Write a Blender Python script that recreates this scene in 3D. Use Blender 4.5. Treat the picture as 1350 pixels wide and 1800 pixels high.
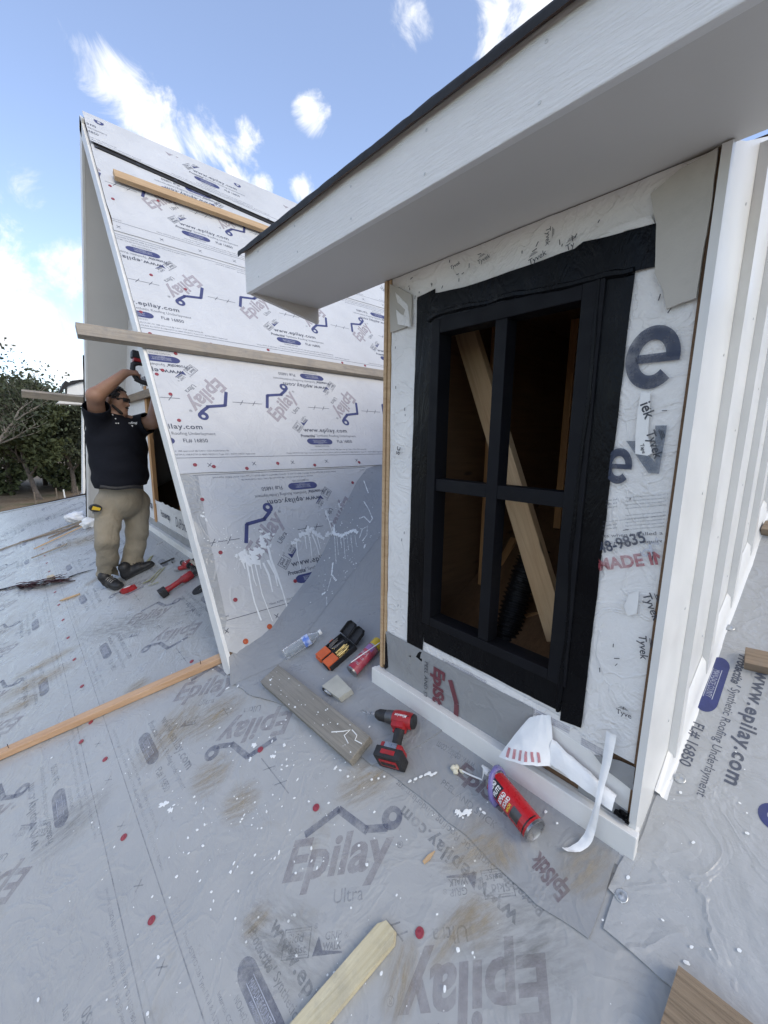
import bpy, bmesh, math, random
import numpy as np
from mathutils import Matrix, Vector, Euler, noise as mnoise
from mathutils.geometry import tessellate_polygon
random.seed(7); rng = np.random.default_rng(7)
scene = bpy.context.scene
for _o in list(bpy.data.objects): bpy.data.objects.remove(_o)
R = math.radians
# ------------------------------------------------------------------ camera
AX = np.array([[0.74644611, -0.10755858, 0.65669579],
               [-0.66531565, -0.14014975, 0.73328926],
               [0.0131642, -0.9842709, -0.17617464]])      # rows: world X,Y,Z in camera axes (right, down, forward)
FPX = 725.464
cam_data = bpy.data.cameras.new('camera'); cam = bpy.data.objects.new('camera', cam_data)
scene.collection.objects.link(cam)
cam_data.sensor_fit = 'HORIZONTAL'; cam_data.sensor_width = 36.0; cam_data.lens = 36.0*FPX/1350
cam_data.clip_start = 0.03; cam_data.clip_end = 5000
cam.matrix_world = Matrix([[AX[0][0], -AX[0][1], -AX[0][2], 0], [AX[1][0], -AX[1][1], -AX[1][2], 0],
                           [AX[2][0], -AX[2][1], -AX[2][2], 0], [0, 0, 0, 1]])
scene.camera = cam
# ------------------------------------------------------------------ light
SUN_DIR = Vector((0.02, -0.90, 0.80)).normalized()          # towards the veiled sun: behind the camera
sun_d = bpy.data.lights.new('sun', 'SUN'); sun_d.energy = 1.2; sun_d.angle = R(28); sun_d.color = (1, .90, .75)
sun = bpy.data.objects.new('sun', sun_d); scene.collection.objects.link(sun)
sun.rotation_euler = SUN_DIR.to_track_quat('Z', 'Y').to_euler()
world = bpy.data.worlds.new('World'); scene.world = world; world.use_nodes = True
scene.view_settings.view_transform = 'Standard'; scene.view_settings.look = 'None'
scene.view_settings.exposure = 0.56; scene.view_settings.gamma = 1.0
scene.view_settings.use_curve_mapping = False
scene.cycles.max_bounces = 6; scene.cycles.diffuse_bounces = 3; scene.cycles.glossy_bounces = 3; scene.cycles.transparent_max_bounces = 12
scene.cycles.use_adaptive_sampling = True; scene.cycles.adaptive_threshold = .02
# ------------------------------------------------------------------ pixel -> place helpers
def ray(x, y): return AX @ np.array([x-675.0, y-900.0, FPX])
SL, CH = 0.5, 1.65                     # main roof: z = -CH + SL*X
KK = math.sqrt(1+SL*SL)
def fl(x, y, h=0.0):
    d = ray(x, y); t = (-CH+h*KK)/(d[2]-SL*d[0]); return Vector(d*t)
def onX(x, y, X): d = ray(x, y); return Vector(d*X/d[0])
def onY(x, y, Y): d = ray(x, y); return Vector(d*Y/d[1])
def frame(origin, x, y):
    x = Vector(x).normalized(); y = Vector(y).normalized(); z = x.cross(y)
    return Matrix(((x.x, y.x, z.x, origin[0]), (x.y, y.y, z.y, origin[1]), (x.z, y.z, z.z, origin[2]), (0, 0, 0, 1)))
FLOOR = frame((0, 0, -CH), (0, -1, 0), (1, 0, SL))
XW = 1.151
WALL = frame((XW, 0, 0), (0, -1, 0), (0, 0, 1))             # near dormer front
YS = 0.243
SIDE = frame((0, YS, 0), (1, 0, 0), (0, 0, 1))
RX, RY, RZ = 0.764, 4.825, 2.699                             # far gable: front of the ridge
RD = Vector((0, -2.804, -3.967)); RLEN = RD.length; RD.normalize()
ROOF = frame((0, RY, RZ), (1, 0, 0), -RD)                    # near slope of the far gable
ROOFB = frame((0, RY, RZ), (-1, 0, 0), (0, -2.804, 3.967))   # far slope
def fu(x, y):
    p = FLOOR.inverted() @ fl(x, y); return (p.x, p.y)
def wl(x, y):
    p = WALL.inverted() @ onX(x, y, XW); return (p.x, p.y)
_rn = np.array(ROOF.to_3x3().col[2]); _rp = np.array((0, RY, RZ))
def rfp(x, y):
    d = ray(x, y); p = d*(_rp@_rn)/(d@_rn); q = ROOF.inverted() @ Vector(p); return (q.x, q.y)
def lay(a, b, h=0.0):
    """frame on the main roof at pixel a, x axis towards pixel b"""
    pa, pb = fl(*a), fl(*b); n = FLOOR.to_3x3().col[2]
    x = (pb-pa); L = x.length; x.normalize(); y = Vector(n).cross(x)
    M = frame(pa+Vector(n)*h, x, y); return M, L
def T(x, y, z=0): return Matrix.Translation((x, y, z))
def RZm(a): return Matrix.Rotation(a, 4, 'Z')
def RXm(a): return Matrix.Rotation(a, 4, 'X')
def RYm(a): return Matrix.Rotation(a, 4, 'Y')
# ------------------------------------------------------------------ objects
COL = scene.collection
def link(name, me, mat=None, parent=None, M=None):
    o = bpy.data.objects.new(name, me)
    if me is not None and mat is not None and not me.materials: me.materials.append(mat)
    COL.objects.link(o); M = M if M is not None else Matrix.Identity(4)
    if parent is not None:
        o.parent = parent; o.matrix_parent_inverse = parent.matrix_basis.inverted()
    o.matrix_basis = M
    return o
def tag(o, label, cat, group=None):
    o['label'] = label; o['category'] = cat
    if group: o['group'] = group
    return o
def thing(name, label, cat, loc=(0, 0, 0), group=None):
    return tag(link(name, None, None, None, Matrix.Translation(Vector(loc))), label, cat, group)
def struct(o): o['kind'] = 'structure'; return o
def stuff(o): o['kind'] = 'stuff'; return o
class MB:
    def __init__(s): s.v = []; s.f = []
    def add(s, vs, fs, M=None):
        n = len(s.v)
        for v in vs:
            v = Vector(v); s.v.append(tuple(M @ v if M is not None else v))
        s.f += [tuple(i+n for i in f) for f in fs]; return s
    def box(s, c, size, M=None, bev=0.0):
        if bev <= 0:
            x, y, z = [q/2 for q in size]
            vs = [(c[0]+i*x, c[1]+j*y, c[2]+k*z) for i in (-1, 1) for j in (-1, 1) for k in (-1, 1)]
            return s.add(vs, [(0, 1, 3, 2), (4, 6, 7, 5), (0, 4, 5, 1), (2, 3, 7, 6), (0, 2, 6, 4), (1, 5, 7, 3)], M)
        bm = bmesh.new(); bmesh.ops.create_cube(bm, size=1)
        for v in bm.verts: v.co = Vector((v.co.x*size[0], v.co.y*size[1], v.co.z*size[2]))
        bmesh.ops.bevel(bm, geom=bm.edges[:], offset=bev, segments=2, affect='EDGES', profile=.6)
        bm.verts.index_update()
        s.add([v.co+Vector(c) for v in bm.verts], [[v.index for v in f.verts] for f in bm.faces], M); bm.free(); return s
    def span(s, a, b, M=None, bev=0.0):
        return s.box([(p+q)/2 for p, q in zip(a, b)], [abs(q-p) for p, q in zip(a, b)], M, bev)
    def prism(s, poly, z0, z1, M=None):
        n = len(poly); ar = sum(poly[i][0]*poly[(i+1) % n][1]-poly[(i+1) % n][0]*poly[i][1] for i in range(n))
        if ar < 0: poly = poly[::-1]
        tris = tessellate_polygon([[Vector((p[0], p[1], 0)) for p in poly]])
        vs = [(p[0], p[1], z0) for p in poly]+[(p[0], p[1], z1) for p in poly]
        fs = []
        for t in tris:
            a, b, c = [Vector((poly[i][0], poly[i][1], 0)) for i in t]
            if (b-a).cross(c-a).z < 0: t = t[::-1]
            fs.append(tuple(i+n for i in t)); fs.append(tuple(t[::-1]))
        fs += [(i, (i+1) % n, (i+1) % n+n, i+n) for i in range(n)]
        return s.add(vs, fs, M)
    def flat(s, poly, z, M=None):
        n = len(poly); ar = sum(poly[i][0]*poly[(i+1) % n][1]-poly[(i+1) % n][0]*poly[i][1] for i in range(n))
        if ar < 0: poly = poly[::-1]
        fs = []
        for t in tessellate_polygon([[Vector((p[0], p[1], 0)) for p in poly]]):
            a, b, c = [Vector((poly[i][0], poly[i][1], 0)) for i in t]
            fs.append(t if (b-a).cross(c-a).z > 0 else t[::-1])
        return s.add([(p[0], p[1], z) for p in poly], fs, M)
    def tube(s, path, rad, n=8, M=None, caps=True, flat=1.0):
        path = [Vector(p) for p in path]; rad = rad if hasattr(rad, '__len__') else [rad]*len(path)
        vs = []; fs = []; up = None
        for i, p in enumerate(path):
            d = (path[min(i+1, len(path)-1)]-path[max(i-1, 0)]).normalized()
            if up is None:
                up = Vector((0, 0, 1)) if abs(d.z) < .9 else Vector((1, 0, 0))
            a = d.cross(up).normalized(); b = a.cross(d); up = b
            for k in range(n):
                t = 2*math.pi*k/n; vs.append(p+a*math.cos(t)*rad[i]+b*math.sin(t)*rad[i]*flat)
        m = len(path)
        for i in range(m-1):
            for k in range(n):
                fs.append((i*n+k, i*n+(k+1) % n, (i+1)*n+(k+1) % n, (i+1)*n+k))
        if caps: fs += [tuple(range(n))[::-1], tuple(range((m-1)*n, m*n))]
        return s.add(vs, fs, M)
    def lathe(s, prof, n=20, M=None, caps=True):
        """profile (x, r) about the x axis"""
        vs = [(x, r*math.cos(2*math.pi*k/n), r*math.sin(2*math.pi*k/n)) for x, r in prof for k in range(n)]
        m = len(prof); fs = [(i*n+k, i*n+(k+1) % n, (i+1)*n+(k+1) % n, (i+1)*n+k) for i in range(m-1) for k in range(n)]
        fs = [f[::-1] for f in fs]
        if caps: fs += [tuple(range(n)), tuple(range((m-1)*n, m*n))[::-1]]
        return s.add(vs, fs, M)
    def mesh(s, me, M=None):
        return s.add([v.co for v in me.vertices], [tuple(p.vertices) for p in me.polygons], M)
    def data(s, smooth=False, ang=35):
        me = bpy.data.meshes.new('m'); me.from_pydata(s.v, [], s.f); me.update()
        if smooth:
            me.shade_smooth()
            if ang < 180: me.set_sharp_from_angle(angle=R(ang))
        return me
    def build(s, name, mat, parent=None, M=None, smooth=False, ang=35):
        return link(name, s.data(smooth, ang), mat, parent, M)
def clip(me, planes):
    bm = bmesh.new(); bm.from_mesh(me)
    for co, no in planes:
        bmesh.ops.bisect_plane(bm, geom=bm.verts[:]+bm.edges[:]+bm.faces[:], plane_co=co, plane_no=no, clear_outer=True, dist=1e-6)
    out = bpy.data.meshes.new('m'); bm.to_mesh(out); bm.free()
    for m in me.materials: out.materials.append(m)
    return out
_tc = {}
def text(s, bold=0.0, shear=0.0, space=1.0):
    """font outline as a flat mesh with cap height about 0.7"""
    key = (s, bold, shear, space)
    if key in _tc: return _tc[key]
    cu = bpy.data.curves.new('t', 'FONT'); cu.body = s; cu.size = 1; cu.shear = shear; cu.offset = bold
    cu.space_character = space; cu.resolution_u = 3; cu.fill_mode = 'FRONT'
    ob = bpy.data.objects.new('t', cu); COL.objects.link(ob)
    bpy.context.view_layer.update()
    me = bpy.data.meshes.new_from_object(ob.evaluated_get(bpy.context.evaluated_depsgraph_get()))
    bpy.data.objects.remove(ob); bpy.data.curves.remove(cu)
    co = np.zeros(len(me.vertices)*3); me.vertices.foreach_get('co', co); co = co.reshape(-1, 3)
    _tc[key] = (me, co.min(0), co.max(0)); return _tc[key]
def put(mb, s, x0, y0, w=None, h=None, M=None, z=0.0, **kw):
    """text with its bounding box at x0,y0 of width w and/or height h"""
    me, lo, hi = text(s, **kw); d = hi-lo
    sx = w/d[0] if w else None; sy = h/d[1] if h else None
    sx = sx or sy; sy = sy or sx
    L = Matrix.Diagonal((sx, sy, 1, 1)) @ T(-lo[0], -lo[1], 0)
    mb.mesh(me, (M or Matrix.Identity(4)) @ T(x0, y0, z) @ L); return mb
def fbm(p, o=4): return mnoise.fractal(Vector(p), 1.0, 2.0, o)
# ------------------------------------------------------------------ materials
def srgb(r, g, b):
    f = lambda c: c/12.92 if c <= .04045 else ((c+.055)/1.055)**2.4
    return (f(r/255), f(g/255), f(b/255), 1)
class N:
    def __init__(s, name):
        s.m = bpy.data.materials.new(name); s.m.use_nodes = True; s.t = s.m.node_tree; s.b = s.t.nodes['Principled BSDF']
        s.tc = s.t.nodes.new('ShaderNodeTexCoord')
    def new(s, typ, **kw):
        n = s.t.nodes.new('ShaderNode'+typ)
        for k, v in kw.items(): setattr(n, k, v)
        return n
    def lk(s, a, b): s.t.links.new(a, b)
    def noise(s, scale, detail=4, rough=.55, stretch=None, coord='Object', dist=0):
        n = s.new('TexNoise'); n.inputs['Scale'].default_value = scale; n.inputs['Detail'].default_value = detail
        n.inputs['Roughness'].default_value = rough; n.inputs['Distortion'].default_value = dist
        if stretch:
            mp = s.new('Mapping'); mp.inputs['Scale'].default_value = stretch
            s.lk(s.tc.outputs[coord], mp.inputs['Vector']); s.lk(mp.outputs[0], n.inputs['Vector'])
        else: s.lk(s.tc.outputs[coord], n.inputs['Vector'])
        return n.outputs['Fac']
    def ramp(s, fac, pts):
        r = s.new('ValToRGB'); e = r.color_ramp.elements
        while len(e) < len(pts): e.new(.5)
        for el, (p, c) in zip(e, pts):
            el.position = p; el.color = c if hasattr(c, '__len__') else (c, c, c, 1)
        s.lk(fac, r.inputs[0]); return r.outputs[0]
    def mix(s, fac, a, b, mode='MIX'):
        m = s.new('MixRGB'); m.blend_type = mode
        for i, q in ((0, fac), (1, a), (2, b)):
            if hasattr(q, 'is_linked'): s.lk(q, m.inputs[i])
            else: m.inputs[i].default_value = q
        return m.outputs[0]
    def math(s, op, a, b=0.0):
        m = s.new('Math'); m.operation = op
        for i, q in ((0, a), (1, b)):
            if hasattr(q, 'is_linked'): s.lk(q, m.inputs[i])
            else: m.inputs[i].default_value = q
        return m.outputs[0]
    def col(s, c):
        if hasattr(c, 'is_linked'): s.lk(c, s.b.inputs['Base Color'])
        else: s.b.inputs['Base Color'].default_value = c
        return s
    def rough(s, r):
        if hasattr(r, 'is_linked'): s.lk(r, s.b.inputs['Roughness'])
        else: s.b.inputs['Roughness'].default_value = r
        return s
    def set(s, **kw):
        for k, v in kw.items(): s.b.inputs[k.replace('_', ' ')].default_value = v
        return s
    def bump(s, h, strength=.3, dist=.01):
        b = s.new('Bump'); b.inputs['Strength'].default_value = strength; b.inputs['Distance'].default_value = dist
        s.lk(h, b.inputs['Height'])
        if s.b.inputs['Normal'].is_linked: s.lk(s.b.inputs['Normal'].links[0].from_socket, b.inputs['Normal'])
        s.lk(b.outputs[0], s.b.inputs['Normal']); return s
def plain(name, c, rough=.5, var=.18, scale=12, bump=.15, bscale=60, metal=0, dirt=None, **kw):
    n = N(name); k = n.noise(scale, 5)
    lo = tuple(q*(1-var) for q in c[:3])+(1,); hi = tuple(min(1, q*(1+var)) for q in c[:3])+(1,)
    base = n.ramp(k, [(.3, lo), (.7, hi)])
    if dirt:
        d = n.ramp(n.noise(scale*.6, 6, .7), [(.52, 0), (.72, 1)]); base = n.mix(n.math('MULTIPLY', d, dirt[1]), base, dirt[0])
    n.col(base).rough(n.ramp(n.noise(scale*2), [(.3, max(0, rough-.1)), (.7, min(1, rough+.1))])).set(Metallic=metal, **kw)
    if bump: n.bump(n.noise(bscale, 3), bump, .004)
    return n.m
M_ = {}
def underlay(name, c, dirt, wr=.5, rough=.42, fine=1.0):
    n = N(name)
    big = n.noise(1.1, 4, .6); mid = n.noise(9, 6, .65); fin = n.noise(160, 2)
    base = n.ramp(big, [(.3, tuple(q*.90 for q in c[:3])+(1,)), (.7, tuple(min(1, q*1.07) for q in c[:3])+(1,))])
    base = n.mix(n.ramp(mid, [(.35, .0), (.75, .25)]), base, tuple(q*1.18 for q in c[:3])+(1,))
    if dirt:
        d1 = n.ramp(n.noise(2.3, 7, .72, (1, 1, 1), dist=.6), [(.56, 0), (.78, 1)])
        d2 = n.ramp(n.noise(30, 5, .7), [(.35, .25), (.65, 1)])
        base = n.mix(n.math('MULTIPLY', n.math('MULTIPLY', d1, d2), dirt), base, (.27, .235, .17, 1))
        d3 = n.ramp(n.noise(14, 6, .8, (1, 4, 1)), [(.62, 0), (.74, .35)])
        base = n.mix(d3, base, (.16, .165, .17, 1))
    n.col(base).rough(n.ramp(mid, [(.3, rough-.10), (.7, rough+.12)])).set(Specular_IOR_Level=.5)
    n.bump(n.noise(3.2, 4, .5, (1, 1, 1), dist=1.2), wr, .02)
    n.bump(n.noise(26, 4, .6, (1, 2.2, 1), dist=.8), .35*wr, .006)
    rg = n.ramp(n.noise(4.5, 3, .5, (1, 1, 1), dist=1.6), [(.44, 0), (.50, 1), (.56, 0)])
    n.bump(rg, .30*wr, .010)
    n.bump(fin, .1*fine, .001)
    return n.m
M_['under'] = underlay('underlayment_roof', (.36, .362, .358), .75, .6, .33)
M_['under_wall'] = underlay('underlayment_gable', (.57, .572, .578), .0, .42, .40)
M_['under_low'] = underlay('underlayment_low', (.52, .522, .522), .2, .55, .36)  # darker than the upper gable sheets: near dormer's shade put into the colour
M_['epistik'] = underlay('peel_and_stick', (.29, .295, .30), .35, .6, .34)
M_['crease'] = underlay('creased_membrane', (.38, .384, .382), .3, 1.0, .25)
def ink(name, c, wear=.5, lo=.35, hi=.65, scale=18, top=1.0):
    n = N(name); n.col(c).rough(.55)
    a = n.ramp(n.noise(scale, 6, .75), [(lo, wear), (hi, top)]); n.lk(a, n.b.inputs['Alpha']); return n.m
M_['ink_navy'] = ink('ink_navy', (.045, .055, .17, 1), .75)
M_['ink_navy_worn'] = ink('ink_navy_worn', (.075, .09, .16, 1), .15, .38, .78, top=.68)
M_['ink_grey'] = ink('ink_grey', (.09, .10, .13, 1), .6)
M_['ink_grey_worn'] = ink('ink_grey_worn', (.13, .15, .18, 1), .06, .38, .76, top=.62)
M_['ink_rose'] = ink('ink_rose', (.44, .40, .425, 1), .45, .3, .8)
M_['ink_rose_worn'] = ink('ink_rose_worn', (.25, .215, .235, 1), .12, .36, .88, top=.62)
M_['ink_maroon'] = ink('ink_maroon', (.17, .045, .06, 1), .8)
M_['ink_maroon_worn'] = ink('ink_maroon_worn', (.17, .11, .125, 1), .15, .35, .8)
M_['ink_pale'] = ink('ink_pale', (.5, .52, .58, 1), .5)
M_['ink_black'] = ink('ink_black', (.03, .035, .05, 1), .75)
M_['ink_wrap'] = ink('ink_house_wrap', (.03, .042, .08, 1), .55, .36, .62, 9)
M_['ink_faded'] = ink('ink_faded_wrap', (.16, .19, .24, 1), .25, .38, .7, 9, top=.85)
M_['ink_red'] = ink('ink_red', (.33, .05, .07, 1), .45, .38, .7)
M_['ink_red_light'] = ink('ink_red_light', (.5, .2, .22, 1), .5)
M_['white'] = plain('white_trim_paint', (.77, .76, .73, 1), .45, .05, 7, .12, 90, dirt=((.42, .40, .35, 1), .12))
n = N('white_fascia_paint'); g = n.noise(16, 4, .6, (1, 9, 1))
n.col(n.ramp(n.noise(5, 4), [(.3, (.75, .735, .71, 1)), (.7, (.80, .785, .76, 1))])).rough(.5)
n.bump(n.ramp(g, [(.38, 0), (.62, 1)]), .35, .005).bump(n.noise(150, 2), .15, .001); M_['fascia'] = n.m
M_['soffit'] = plain('painted_soffit', (.66, .635, .595, 1), .6, .03, 3, .06, 60)
M_['siding'] = plain('siding_paint', (.72, .715, .695, 1), .38, .05, 4, .10, 40, dirt=((.5, .49, .45, 1), .15))
n = N('house_wrap'); k = n.noise(7, 7, .65, dist=1.0)
n.col(n.ramp(n.noise(4, 5), [(.3, (.71, .70, .685, 1)), (.7, (.83, .815, .795, 1))])).rough(.5)
n.bump(k, .5, .02).bump(n.noise(38, 5, .7, dist=.6), .35, .006).bump(n.ramp(n.noise(6, 3, .5, dist=2), [(.45, 0), (.5, 1), (.55, 0)]), .35, .006); M_['wrap'] = n.m
n = N('black_flashing_tape'); n.col((.0035, .004, .0055, 1)).rough(n.ramp(n.noise(9, 4), [(.35, .14), (.65, .4)])).set(Specular_IOR_Level=.13)
n.bump(n.noise(9, 6, .7, (1, .35, 1), dist=1.5), .5, .014); M_['tape'] = n.m
M_['black_frame'] = plain('black_window_paint', (.006, .0065, .009, 1), .55, .2, 9, .08, 120, dirt=((.02, .02, .02, 1), .3), Specular_IOR_Level=.15)
M_['membrane_black'] = plain('black_membrane', (.012, .012, .014, 1), .7, .3, 20, .4, 40)
M_['cement'] = plain('cement_board', (.47, .445, .40, 1), .8, .08, 9, .2, 70, dirt=((.33, .31, .27, 1), .4))
def wood(name, c, c2, gr=1.0, rough=.7, wear=0, spots=None):
    n = N(name)
    g = n.noise(5, 8, .65, (.7, 14*gr, 14*gr), dist=.8); g2 = n.noise(3, 4, .5, (1.2, 3.5, 3.5))
    base = n.ramp(g, [(.28, c2), (.52, c), (.8, tuple(min(1, q*1.2) for q in c[:3])+(1,))])
    base = n.mix(n.ramp(g2, [(.35, 0), (.7, .45)]), base, c2)
    kn = n.new('TexVoronoi'); kn.inputs['Scale'].default_value = 2.4
    mp = n.new('Mapping'); mp.inputs['Scale'].default_value = (1, 3.4, 3.4); n.lk(n.tc.outputs['Object'], mp.inputs[0]); n.lk(mp.outputs[0], kn.inputs['Vector'])
    base = n.mix(n.ramp(kn.outputs['Distance'], [(.05, .85), (.11, 0)]), base, tuple(q*.35 for q in c2[:3])+(1,))
    if wear: base = n.mix(n.ramp(n.noise(11, 6, .8), [(.48, 0), (.7, wear)]), base, (.2, .19, .175, 1))
    if spots: base = n.mix(n.ramp(n.noise(34, 3, .6), [(.66, 0), (.70, 1)]), base, spots)
    n.col(base).rough(rough).bump(g, .35, .004).bump(n.noise(70, 3), .1, .001)
    return n.m
M_['pine'] = wood('pine_lumber', (.53, .37, .215, 1), (.41, .255, .13, 1))
M_['pine_fresh'] = wood('fresh_pine', (.56, .36, .22, 1), (.44, .25, .13, 1))
M_['pine_pale'] = wood('pale_pine', (.58, .52, .36, 1), (.44, .37, .22, 1), wear=.35)
M_['pine_old'] = wood('weathered_pine', (.36, .31, .245, 1), (.235, .195, .15, 1), wear=.7)
M_['pine_grey'] = wood('grey_plank', (.27, .25, .215, 1), (.15, .138, .118, 1), 1.6, wear=.6)
M_['pine_brown'] = wood('brown_plank', (.27, .20, .135, 1), (.14, .10, .066, 1), .6, wear=.4)
n = N('rough_sawn_brown'); g = n.noise(4, 6, .6, (.5, 26, 26), dist=.5); n.col(n.mix(n.ramp(n.noise(9, 4), [(.4, 0), (.7, .5)]), n.ramp(g, [(.3, (.07, .048, .03, 1)), (.5, (.24, .175, .115, 1)), (.75, (.33, .25, .17, 1))]), (.2, .15, .1, 1))).rough(.8).bump(g, .9, .006); M_['rough_brown'] = n.m
M_['stud'] = wood('stud_lumber', (.55, .30, .125, 1), (.40, .20, .08, 1))
M_['osb'] = wood('dark_sheathing', (.15, .085, .042, 1), (.10, .055, .028, 1))
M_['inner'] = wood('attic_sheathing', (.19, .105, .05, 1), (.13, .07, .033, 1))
M_['paint'] = plain('spilled_white_paint', (.80, .81, .80, 1), .35, .05, 40, .2, 120)
M_['cap_red'] = plain('red_plastic_cap', (.27, .035, .05, 1), .4, .15, 60, 0)
M_['cap_orange'] = plain('orange_plastic_cap', (.46, .09, .03, 1), .4, .15, 60, 0)
M_['cap_metal'] = plain('metal_cap', (.55, .55, .53, 1), .35, .2, 60, .1, 100, metal=.8)
M_['tool_red'] = plain('tool_red', (.33, .014, .018, 1), .42, .2, 30, .15, 90, dirt=((.10, .04, .035, 1), .5))
M_['rubber'] = plain('tool_black_rubber', (.016, .016, .018, 1), .6, .3, 40, .25, 160, dirt=((.06, .055, .05, 1), .5))
M_['steel'] = plain('tool_steel', (.35, .35, .36, 1), .32, .2, 40, .1, 120, metal=.9)
M_['steel_dark'] = plain('dark_steel', (.11, .11, .115, 1), .42, .25, 40, .1, 120, metal=.8)
M_['grey_plastic'] = plain('grey_plastic', (.28, .28, .29, 1), .5, .15, 30, .1, 90)
M_['orange'] = plain('orange_plastic', (.62, .115, .03, 1), .45, .1, 25, .1, 90)
M_['can_red'] = plain('red_printed_can', (.40, .014, .02, 1), .28, .12, 25, .0, 90)
M_['can_pink'] = plain('pinkish_red_can', (.36, .035, .06, 1), .35, .25, 16, .0, 90, dirt=((.5, .4, .42, 1), .35))
M_['yellow'] = plain('yellow_plastic', (.62, .42, .03, 1), .4, .1, 25, .1, 90)
M_['label_black'] = plain('black_print', (.012, .012, .014, 1), .3, .1, 30, 0)
M_['label_white'] = plain('white_print', (.78, .78, .77, 1), .35, .05, 30, 0)
M_['label_yellow'] = plain('yellow_print', (.75, .55, .05, 1), .35, .05, 30, 0)
M_['brass'] = plain('brass_bits', (.52, .40, .17, 1), .35, .25, 50, 0, metal=.85)
# ------------------------------------------------------------------ sky
def build_sky():
    nt = world.node_tree; nd = nt.nodes; bg = nd['Background']; L = nt.links.new
    sky = nd.new('ShaderNodeTexSky'); sky.sky_type = 'NISHITA'; sky.sun_disc = False
    el = math.asin(SUN_DIR.z); sky.sun_elevation = el; sky.sun_rotation = math.atan2(SUN_DIR.x, SUN_DIR.y)
    sky.air_density = 1.0; sky.dust_density = 0.25; sky.ozone_density = 2.2; sky.altitude = 100
    tc = nd.new('ShaderNodeTexCoord')
    def m(op, a, b=0.0, c=None):
        q = nd.new('ShaderNodeMath'); q.operation = op
        for i, s in enumerate((a, b, c)):
            if s is None: continue
            if hasattr(s, 'is_linked'): L(s, q.inputs[i])
            else: q.inputs[i].default_value = s
        return q.outputs[0]
    nz = nd.new('ShaderNodeTexNoise'); nz.inputs['Scale'].default_value = 10.0; nz.inputs['Detail'].default_value = 12
    nz.inputs['Roughness'].default_value = .64; nz.inputs['Distortion'].default_value = .6; L(tc.outputs['Generated'], nz.inputs['Vector'])
    # cumulus heads: directions in the sky with an angular radius
    blobs = [(ray(222, 150), .085), (ray(245, 195), .06), (ray(203, 118), .055), (ray(385, 248), .08), (ray(422, 255), .06), (ray(10, 515), .24), (ray(25, 580), .2), (ray(-40, 480), .16),
             (ray(30, 575), .12), (ray(725, 25), .065), (ray(885, 25), .085), (ray(945, 5), .10), (ray(548, 205), .045), (ray(535, 330), .04),
             (ray(115, 655), .10), (ray(60, 640), .09), (ray(415, 312), .05), (ray(285, 255), .05), (ray(455, 335), .04)]
    rr = np.random.default_rng(3)
    for i in range(22):  # unseen clouds outside the view, added to whiten the ambient light
        az = rr.uniform(0, 2*math.pi); e = rr.uniform(.12, .9); v = np.array((math.cos(az)*math.cos(e), math.sin(az)*math.cos(e), math.sin(e)))
        if (AX.T@v)[2] > .25: continue
        blobs.append((v, rr.uniform(.25, .45)))
    blobs += [(np.array(SUN_DIR), .75), (np.array((-.9, -.3, .4)), .5), (np.array((-.6, -.2, .75)), .4)]  # cloud veiling the sun, plus two unseen ones added for neutral ambient
    acc = None
    for v, r in blobs:
        v = v/np.linalg.norm(v)
        d = nd.new('ShaderNodeVectorMath'); d.operation = 'DISTANCE'; L(tc.outputs['Generated'], d.inputs[0]); d.inputs[1].default_value = v
        g = m('SUBTRACT', 1.0, m('DIVIDE', d.outputs['Value'], r*.86)); g = m('MAXIMUM', g, 0.0)
        acc = g if acc is None else m('MAXIMUM', acc, g)
    den = m('ADD', m('MULTIPLY', m('POWER', acc, .6), .80), m('MULTIPLY', m('SUBTRACT', nz.outputs['Fac'], .5), 2.1))
    rp = nd.new('ShaderNodeValToRGB'); rp.color_ramp.elements[0].position = .30; rp.color_ramp.elements[1].position = .80
    rp.color_ramp.elements[0].color = (0, 0, 0, 1); rp.color_ramp.elements[1].color = (1, 1, 1, 1); rp.color_ramp.interpolation = 'EASE'; L(den, rp.inputs[0])
    sh = nd.new('ShaderNodeTexNoise'); sh.inputs['Scale'].default_value = 11; sh.inputs['Detail'].default_value = 5; L(tc.outputs['Generated'], sh.inputs['Vector'])
    cc = nd.new('ShaderNodeMixRGB'); L(sh.outputs['Fac'], cc.inputs[0]); cc.inputs[1].default_value = (4.6, 4.8, 5.1, 1); cc.inputs[2].default_value = (6.0, 6.05, 6.1, 1)
    # sky: thin veil of haze over the clear-air colour
    hz = nd.new('ShaderNodeMixRGB'); hs = nd.new('ShaderNodeHueSaturation'); hs.inputs['Saturation'].default_value = .94; hs.inputs['Value'].default_value = 1.28; hs.inputs['Hue'].default_value = .507; L(sky.outputs[0], hs.inputs['Color']); hz.inputs[0].default_value = .16; L(hs.outputs[0], hz.inputs[1]); hz.inputs[2].default_value = (3.4, 4.2, 5.6, 1)
    mx = nd.new('ShaderNodeMixRGB'); L(rp.outputs[0], mx.inputs[0]); L(hz.outputs[0], mx.inputs[1]); L(cc.outputs[0], mx.inputs[2])
    L(mx.outputs[0], bg.inputs['Color']); bg.inputs['Strength'].default_value = 0.15
build_sky()
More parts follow.
